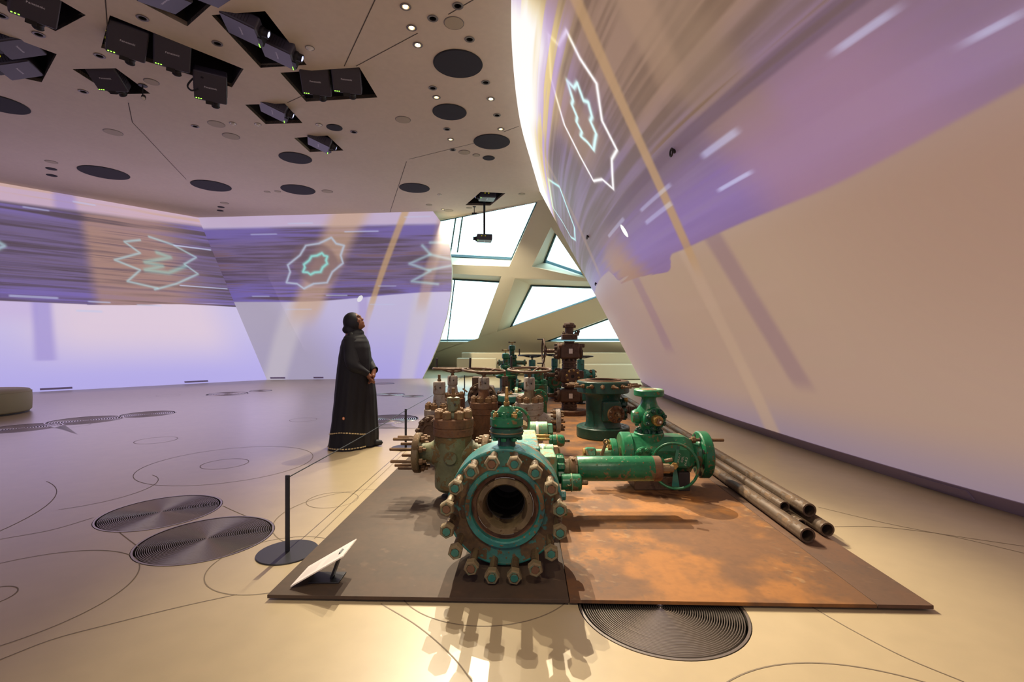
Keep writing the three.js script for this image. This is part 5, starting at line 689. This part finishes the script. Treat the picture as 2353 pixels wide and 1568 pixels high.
// ------------------------------------------------------------------ the visitor
{
  const Z = 5.93, K = Z / F, px = (x) => (x - 812) * K, py = (y) => EYE - (y - HY) * K, o = W3((812 - CX) * K, 0, Z);
  const J = (x, y, z = 0) => V(px(x), py(y), z);       // a joint of the figure in its own frame: right, up, towards the front
  const cap = (p, a, b, ra, rb) => { const ab = b.clone().sub(a), t = clamp(p.clone().sub(a).dot(ab) / ab.lengthSq()); return p.distanceTo(a.clone().addScaledVector(ab, t)) - (ra + (rb - ra) * t); };
  const smin = (a, b, k) => { const h = clamp(0.5 + 0.5 * (b - a) / k); return b + (a - b) * h - k * h * (1 - h); };
  function field(bones, c, half, res, k) {
    const mc = new MarchingCubes(res, M.dark, false, false, 120000); mc.isolation = 0;
    const p = V();
    for (let z = 0; z < res; z++) for (let y = 0; y < res; y++) for (let x = 0; x < res; x++) {
      p.set((x - res / 2) / (res / 2) * half + c.x, (y - res / 2) / (res / 2) * half + c.y, (z - res / 2) / (res / 2) * half + c.z);
      let d = 9; for (const b of bones) { const e = typeof b === 'function' ? b(p) : cap(p, ...b); d = smin(d, e, k); } mc.field[x + y * res + z * res * res] = -d;
    }
    mc.update();
    const n = mc.count, g = new THREE.BufferGeometry(); g.setAttribute('position', new THREE.BufferAttribute(new Float32Array(mc.positionArray.slice(0, n * 3)).map((v, i) => v * half + [c.x, c.y, c.z][i % 3]), 3));
    const m = mergeVertices(g, 1e-4); m.computeVertexNormals(); return m;
  }
  const f = V(Math.cos(0.5), Math.sin(0.5), 0), u = V(-Math.sin(0.5), Math.cos(0.5), 0), hc = V(px(813.5), py(741.5), 0), L = (a, b, s = 0) => hc.clone().addScaledVector(f, a).addScaledVector(u, b).add(V(0, 0, s));
  const ell = (c, ra, rb, rs) => (p) => { const q = p.clone().sub(c), a = q.dot(f) / ra, b = q.dot(u) / rb, s = q.z / rs, l = Math.hypot(a, b, s); return (l - 1) * Math.min(ra, rb, rs); };
  const head = field([ell(L(0.0, 0.02), 0.1, 0.108, 0.078), ell(L(0.035, -0.045), 0.068, 0.075, 0.062), [L(0.078, -0.085), L(0.08, -0.09), 0.024, 0.022], [L(0.094, 0.028), L(0.112, -0.014), 0.009, 0.012], [L(0.104, -0.018, 0.01), L(0.104, -0.018, -0.01), 0.009, 0.009], [L(0.098, 0.038, 0.03), L(0.098, 0.038, -0.03), 0.01, 0.01], [L(0.097, -0.045, 0.014), L(0.097, -0.045, -0.014), 0.0085, 0.0085], [L(0.094, -0.059, 0.012), L(0.094, -0.059, -0.012), 0.0085, 0.0085], [L(0.072, -0.012, 0.045), L(0.06, -0.02, 0.05), 0.02, 0.022], [L(0.072, -0.012, -0.045), L(0.06, -0.02, -0.05), 0.02, 0.022], [L(-0.01, 0.0, 0.078), L(-0.012, -0.03, 0.074), 0.014, 0.01], [L(-0.01, 0.0, -0.078), L(-0.012, -0.03, -0.074), 0.014, 0.01], [L(-0.02, -0.07), J(815, 775), 0.052, 0.056]], hc.clone().add(V(0, -0.03, 0)), 0.17, 84, 0.014);
  const hands = [];
  const hand = (w, palm, dir, side, out) => {            // wrist, palm centre, the way the fingers point, the way the knuckles spread, the way they curl
    const b = [[w, palm, 0.026, 0.03], [palm.clone().addScaledVector(side, 0.018), palm.clone().addScaledVector(side, -0.018).addScaledVector(dir, 0.012), 0.022, 0.022]];
    [[-0.03, 0.062, 0.0085], [-0.01, 0.072, 0.009], [0.01, 0.068, 0.009], [0.028, 0.05, 0.008]].forEach(([s, l, r]) => { const k = palm.clone().addScaledVector(side, s).addScaledVector(dir, 0.035), m = k.clone().addScaledVector(dir, l * 0.55).addScaledVector(out, 0.012), e = m.clone().addScaledVector(dir, l * 0.3).addScaledVector(out, 0.028); b.push([k, m, r + 0.001, r], [m, e, r, r * 0.85]); });
    const tb = palm.clone().addScaledVector(side, -0.03).addScaledVector(dir, -0.012), tm = tb.clone().addScaledVector(side, -0.018).addScaledVector(dir, 0.03), te = tm.clone().addScaledVector(dir, 0.026).addScaledVector(out, 0.012); b.push([tb, tm, 0.012, 0.0105], [tm, te, 0.0105, 0.009]); hands.push(field(b, palm.clone().addScaledVector(dir, 0.02), 0.12, 72, 0.008));
  };
  const wr = J(848, 856, 0.1), wl2 = J(859, 851, -0.02);
  hand(wr, J(852.5, 864.5, 0.08), V(0.3, -0.93, -0.2).normalize(), V(0.55, 0.2, 0.8).normalize(), V(0.5, 0.1, -0.85).normalize());
  hand(wl2, J(858, 864, 0.02), V(-0.15, -0.98, 0.15).normalize(), V(0.6, 0, 0.8).normalize(), V(-0.5, 0.1, 0.85).normalize());
  const body = field([[J(812, 775), J(813, 840), 0.1, 0.11], [J(813, 840), J(814, 880), 0.11, 0.13], [J(813, 792, 0.1), J(813, 792, -0.1), 0.05, 0.05], [J(813, 795, 0.12), J(826, 838, 0.19), 0.045, 0.04], [J(826, 838, 0.2), wr, 0.042, 0.027], [J(813, 795, -0.12), J(832, 838, -0.17), 0.045, 0.04], [J(832, 838, -0.18), wl2, 0.042, 0.027], [J(814, 880, 0.08), J(812, 950, 0.08), 0.085, 0.06], [J(812, 950, 0.08), J(808, 1018, 0.08), 0.055, 0.04], [J(814, 880, -0.08), J(822, 950, -0.08), 0.085, 0.06], [J(822, 950, -0.08), J(840, 1014, -0.08), 0.055, 0.04], [J(808, 1021, 0.08), J(828, 1024, 0.08), 0.035, 0.028], [J(840, 1018, -0.08), J(856, 1021, -0.08), 0.035, 0.026]], V(0.02, 0.75, 0), 0.86, 128, 0.03);
  const skin = std({ color: srgb(134, 86, 62), roughness: 0.5 }), strip = (g) => { g.deleteAttribute('uv'); return g; };
  const person = add('person', boxUV(mergeGeometries([body, head, ...hands].map((g) => strip(g.clone())))), skin, scene, o);
  tag(person, 'woman in a long black robe and headscarf looking up, hands folded, behind the rope', 'person');
  const cloth2 = std({ map: texture(256, 256, (a, b) => mix([14, 14, 22], [21, 21, 31], fbm(a, b, 40, 40, 3, 91))), roughness: 0.75 }), silk = std({ color: srgb(17, 17, 25), roughness: 0.6 });
  cloth2.map.repeat.set(3, 3);
  // a draped surface through level sections: [y, left, right, half depth, fold]
  function drape(secs, zc, seedNo, nf) {
    const at4 = (t) => { const x = t * (secs.length - 1), i = clamp(Math.floor(x), 0, secs.length - 2), k = x - i, s = k * k * (3 - 2 * k), A = secs[i], C = secs[i + 1]; return A.map((v, j) => v + (C[j] - v) * (j ? s * 0.5 + k * 0.5 : k)); };
    const surf = (t, a) => { const [y, l, r, b, fo] = at4(t), w = Math.sin(a * nf + seedNo + 1.2 * Math.sin(t * 5 + a)) * 0.6 + Math.sin(a * (nf * 2 + 1) + t * 3 + seedNo) * 0.4, c = (px(l) + px(r)) / 2, A = (px(r) - px(l)) / 2, q = 1 + fo * w; return V(c + A * q * Math.cos(a), py(y), zc + b * q * Math.sin(a)); };
    const P = [], I = [], nu = 110, nv = 90;
    for (let j = 0; j <= nv; j++) for (let i = 0; i <= nu; i++) { const p = surf(j / nv, i / nu * Math.PI * 2); P.push(p.x, p.y, p.z); }
    for (let j = 0; j < nv; j++) for (let i = 0; i < nu; i++) { const k = j * (nu + 1) + i; I.push(k, k + nu + 1, k + 1, k + 1, k + nu + 1, k + nu + 2); }
    const g = new THREE.BufferGeometry(); g.setAttribute('position', new THREE.Float32BufferAttribute(P, 3)); g.setIndex(I); g.computeVertexNormals(); return [boxUV(g), surf];
  }
  const [dress, dressAt] = drape([[1024, 812, 863, 0.19, 0.05], [1000, 812, 863.5, 0.19, 0.05], [960, 812, 861, 0.185, 0.05], [910, 812, 858, 0.17, 0.04], [870, 812, 853, 0.15, 0.03], [840, 806, 849, 0.14, 0.02], [810, 803, 846, 0.13, 0.01], [785, 806, 836, 0.08, 0.01]], -0.1, 2, 6);
  const [robe, robeAt] = drape([[1029, 756, 845, 0.25, 0.045], [1000, 760, 844, 0.245, 0.05], [960, 766, 844, 0.235, 0.05], [915, 771, 846, 0.22, 0.045], [880, 774, 848, 0.215, 0.035], [850, 777, 850.5, 0.215, 0.025], [825, 780, 851, 0.22, 0.015], [800, 784, 849, 0.215, 0.012], [786, 787, 845.5, 0.195, 0.01], [776, 791, 841, 0.15, 0.01], [768, 797, 836, 0.1, 0.01], [759, 803, 832, 0.07, 0.005]], 0.0, 4, 7);
  sub('dress', dress, silk, person); const rb = sub('robe', robe, cloth2, person);
  const gold = std({ color: srgb(206, 186, 140), roughness: 0.5 });
  const tAt = (y) => { const S = [1029, 1000, 960, 915]; for (let i = 0; i < 3; i++) if (y <= S[i] && y >= S[i + 1]) return (i + (S[i] - y) / (S[i] - S[i + 1])) / 11; return 0; };
  const dash = (fn) => merged(Array.from({ length: 44 }, (_, i) => { const a = i / 44 * Math.PI * 2, p = fn(a), q = fn(a + 0.1), d = q.clone().sub(p); return rod(p, q, 0.0075, 6); }));
  const outw = (p, s) => { const c = V(0, p.y, 0); return p.clone().add(p.clone().sub(c).setY(0).normalize().multiplyScalar(s)); };
  sub('embroidered_trim', dash((a) => outw(robeAt(tAt(987 + 9 * (0.5 - 0.5 * Math.cos(2 * a + Math.PI))), a), 0.004)), gold, rb); sub('embroidered_trim', dash((a) => outw(robeAt(tAt(1023), a), 0.004)), gold, rb);
  { const p = outw(robeAt(tAt(955), 1.57), 0.006), e = sub('emblem', disc(0.014, 0.004, { ch: 0.001, seg: 20 }), std({ color: srgb(236, 150, 90), roughness: 0.5 }), rb, p, Zp); sub('emblem_center', disc(0.006, 0.005, { ch: 0.001, seg: 14 }), M.white, e); e.scale.set(1, 1, 1.3); }
  // sleeves, wide at the elbow and gathered at the wrist
  const sleeve = (a, e, w, ra, re, rw) => { const cv = new THREE.CatmullRomCurve3([a, a.clone().lerp(e, 0.5).add(V(-0.01, 0.005, 0)), e, e.clone().lerp(w, 0.6), w]), n = 40, m = 28, fr = cv.computeFrenetFrames(n), P = [], I = []; for (let i = 0; i <= n; i++) { const t = i / n, c = cv.getPointAt(t), r = t < 0.55 ? ra + (re - ra) * t / 0.55 : re + (rw - re) * ss(0.55, 1, t); for (let k = 0; k <= m; k++) { const q = k / m * 6.2832, rr = r * (1 + 0.06 * Math.sin(q * 3 + t * 9) * ss(0.2, 0.6, t)); const p = c.clone().addScaledVector(fr.normals[i], Math.cos(q) * rr).addScaledVector(fr.binormals[i], Math.sin(q) * rr); P.push(p.x, p.y, p.z); } } for (let i = 0; i < n; i++) for (let k = 0; k < m; k++) { const x = i * (m + 1) + k; I.push(x, x + 1, x + m + 1, x + 1, x + m + 2, x + m + 1); } const g = new THREE.BufferGeometry(); g.setAttribute('position', new THREE.Float32BufferAttribute(P, 3)); g.setIndex(I); g.computeVertexNormals(); return boxUV(g); };
  sub('sleeve', sleeve(J(813, 783, 0.11), J(824, 838, 0.2), J(850, 858.5, 0.1), 0.09, 0.082, 0.042), cloth2, person); sub('sleeve', sleeve(J(815, 783, -0.11), J(834, 836, -0.17), J(861, 851.5, -0.02), 0.09, 0.08, 0.042), cloth2, person);
  // headscarf: a hood around the skull, open at the face, and a wrap around the neck
  const scarf = field([(p) => { const q = p.clone().sub(L(-0.012, 0.008)), a = q.dot(f), b = q.dot(u), l = Math.hypot(a / 0.118, b / 0.128, q.z / 0.096); const hood = (l - 1) * 0.095, open = Math.hypot((b + 0.012) / 0.094, q.z / 0.064); return a > 0.02 ? Math.max(hood, (1 - open) * 0.06) : hood; }, (p) => { const q = p.clone().sub(J(803, 758)); return (Math.hypot(q.x / 0.085, q.y / 0.06, q.z / 0.085) - 1) * 0.06; }, [J(806, 762, 0.03), J(827, 768, 0.02), 0.05, 0.045], [J(806, 762, -0.03), J(827, 768, -0.02), 0.05, 0.045], [J(820, 758, 0.02), J(830, 764, 0), 0.03, 0.03], [J(812, 774, 0.06), J(812, 776, -0.06), 0.06, 0.06], [J(828, 770, 0.02), J(836, 790, 0.03), 0.03, 0.02]], hc.clone().add(V(-0.01, -0.05, 0)), 0.24, 96, 0.016);
  sub('headscarf', boxUV(strip(scarf)), silk, person);
  const eyeG = new THREE.SphereGeometry(0.0115, 20, 14);
  for (const s of [1, -1]) { const e = sub('eye', eyeG, M.white, person, L(0.083, 0.016, s * 0.03)); sub('iris', new THREE.SphereGeometry(0.006, 14, 10), M.dark, e, f.clone().multiplyScalar(0.0072)); sub('eyebrow', tube([L(0.093, 0.04, s * 0.012), L(0.097, 0.048, s * 0.03), L(0.083, 0.042, s * 0.052)], 0.004, 10, 6), M.dark, person); sub('eyelid', tube([L(0.094, 0.02, s * 0.016), L(0.097, 0.028, s * 0.03), L(0.086, 0.018, s * 0.046)], 0.003, 10, 6), M.dark, person); }
  sub('lips', tube([L(0.094, -0.051, 0.024), L(0.106, -0.05, 0), L(0.094, -0.051, -0.024)], 0.006, 12, 8), std({ color: srgb(124, 66, 58), roughness: 0.45 }), person);
  sub('shoe', lathe([[0.0001, 0], [0.03, 0.002], [0.04, 0.05], [0.042, 0.13], [0.03, 0.2], [0.0001, 0.22]], 24, 0.9), silk, person, J(836, 1021, -0.08).setY(0.042), V(1, 0, 0.05)); sub('shoe', lathe([[0.0001, 0], [0.03, 0.002], [0.04, 0.05], [0.042, 0.13], [0.03, 0.2], [0.0001, 0.22]], 24, 0.9), silk, person, J(800, 1021, 0.1).setY(0.042), V(1, 0, 0.05));
}
const GROUPS = { lit_downlight: 'lit ceiling downlights', downlight: 'unlit ceiling downlights', ceiling_panel: 'dark round ceiling panels', ceiling_cover: 'pale round ceiling covers', ceiling_fitting: 'small dark ceiling fittings', ceiling_sensor: 'white ceiling sensors', projector: 'black projectors in the ceiling slots', floor_grille: 'round ring grilles in the floor', barrier_post: 'black barrier posts along the plate', barrier_rope: 'barrier cords between the posts', steel_pipe: 'steel pipes in the bundle', wheel_gate_valve: 'gate valves with rusty handwheels', blue_gate_valve: 'blue green gate valves at the far end', green_tree_valve: 'small green tree valves', stepped_bench: 'long stepped benches', bench_block: 'cream block seats', wall_hook: 'small hooks in the curved wall' };
for (const o of scene.children) { const g = GROUPS[o.name.replace(/_\d+$/, '')]; if (g && o.userData.category) o.userData.group = g; }
scene.traverse((o) => { if (o.isMesh) { o.castShadow = true; o.receiveShadow = true; } if (o.isSpotLight || o.isPointLight) o.castShadow = true; });
renderer.render(scene, camera);
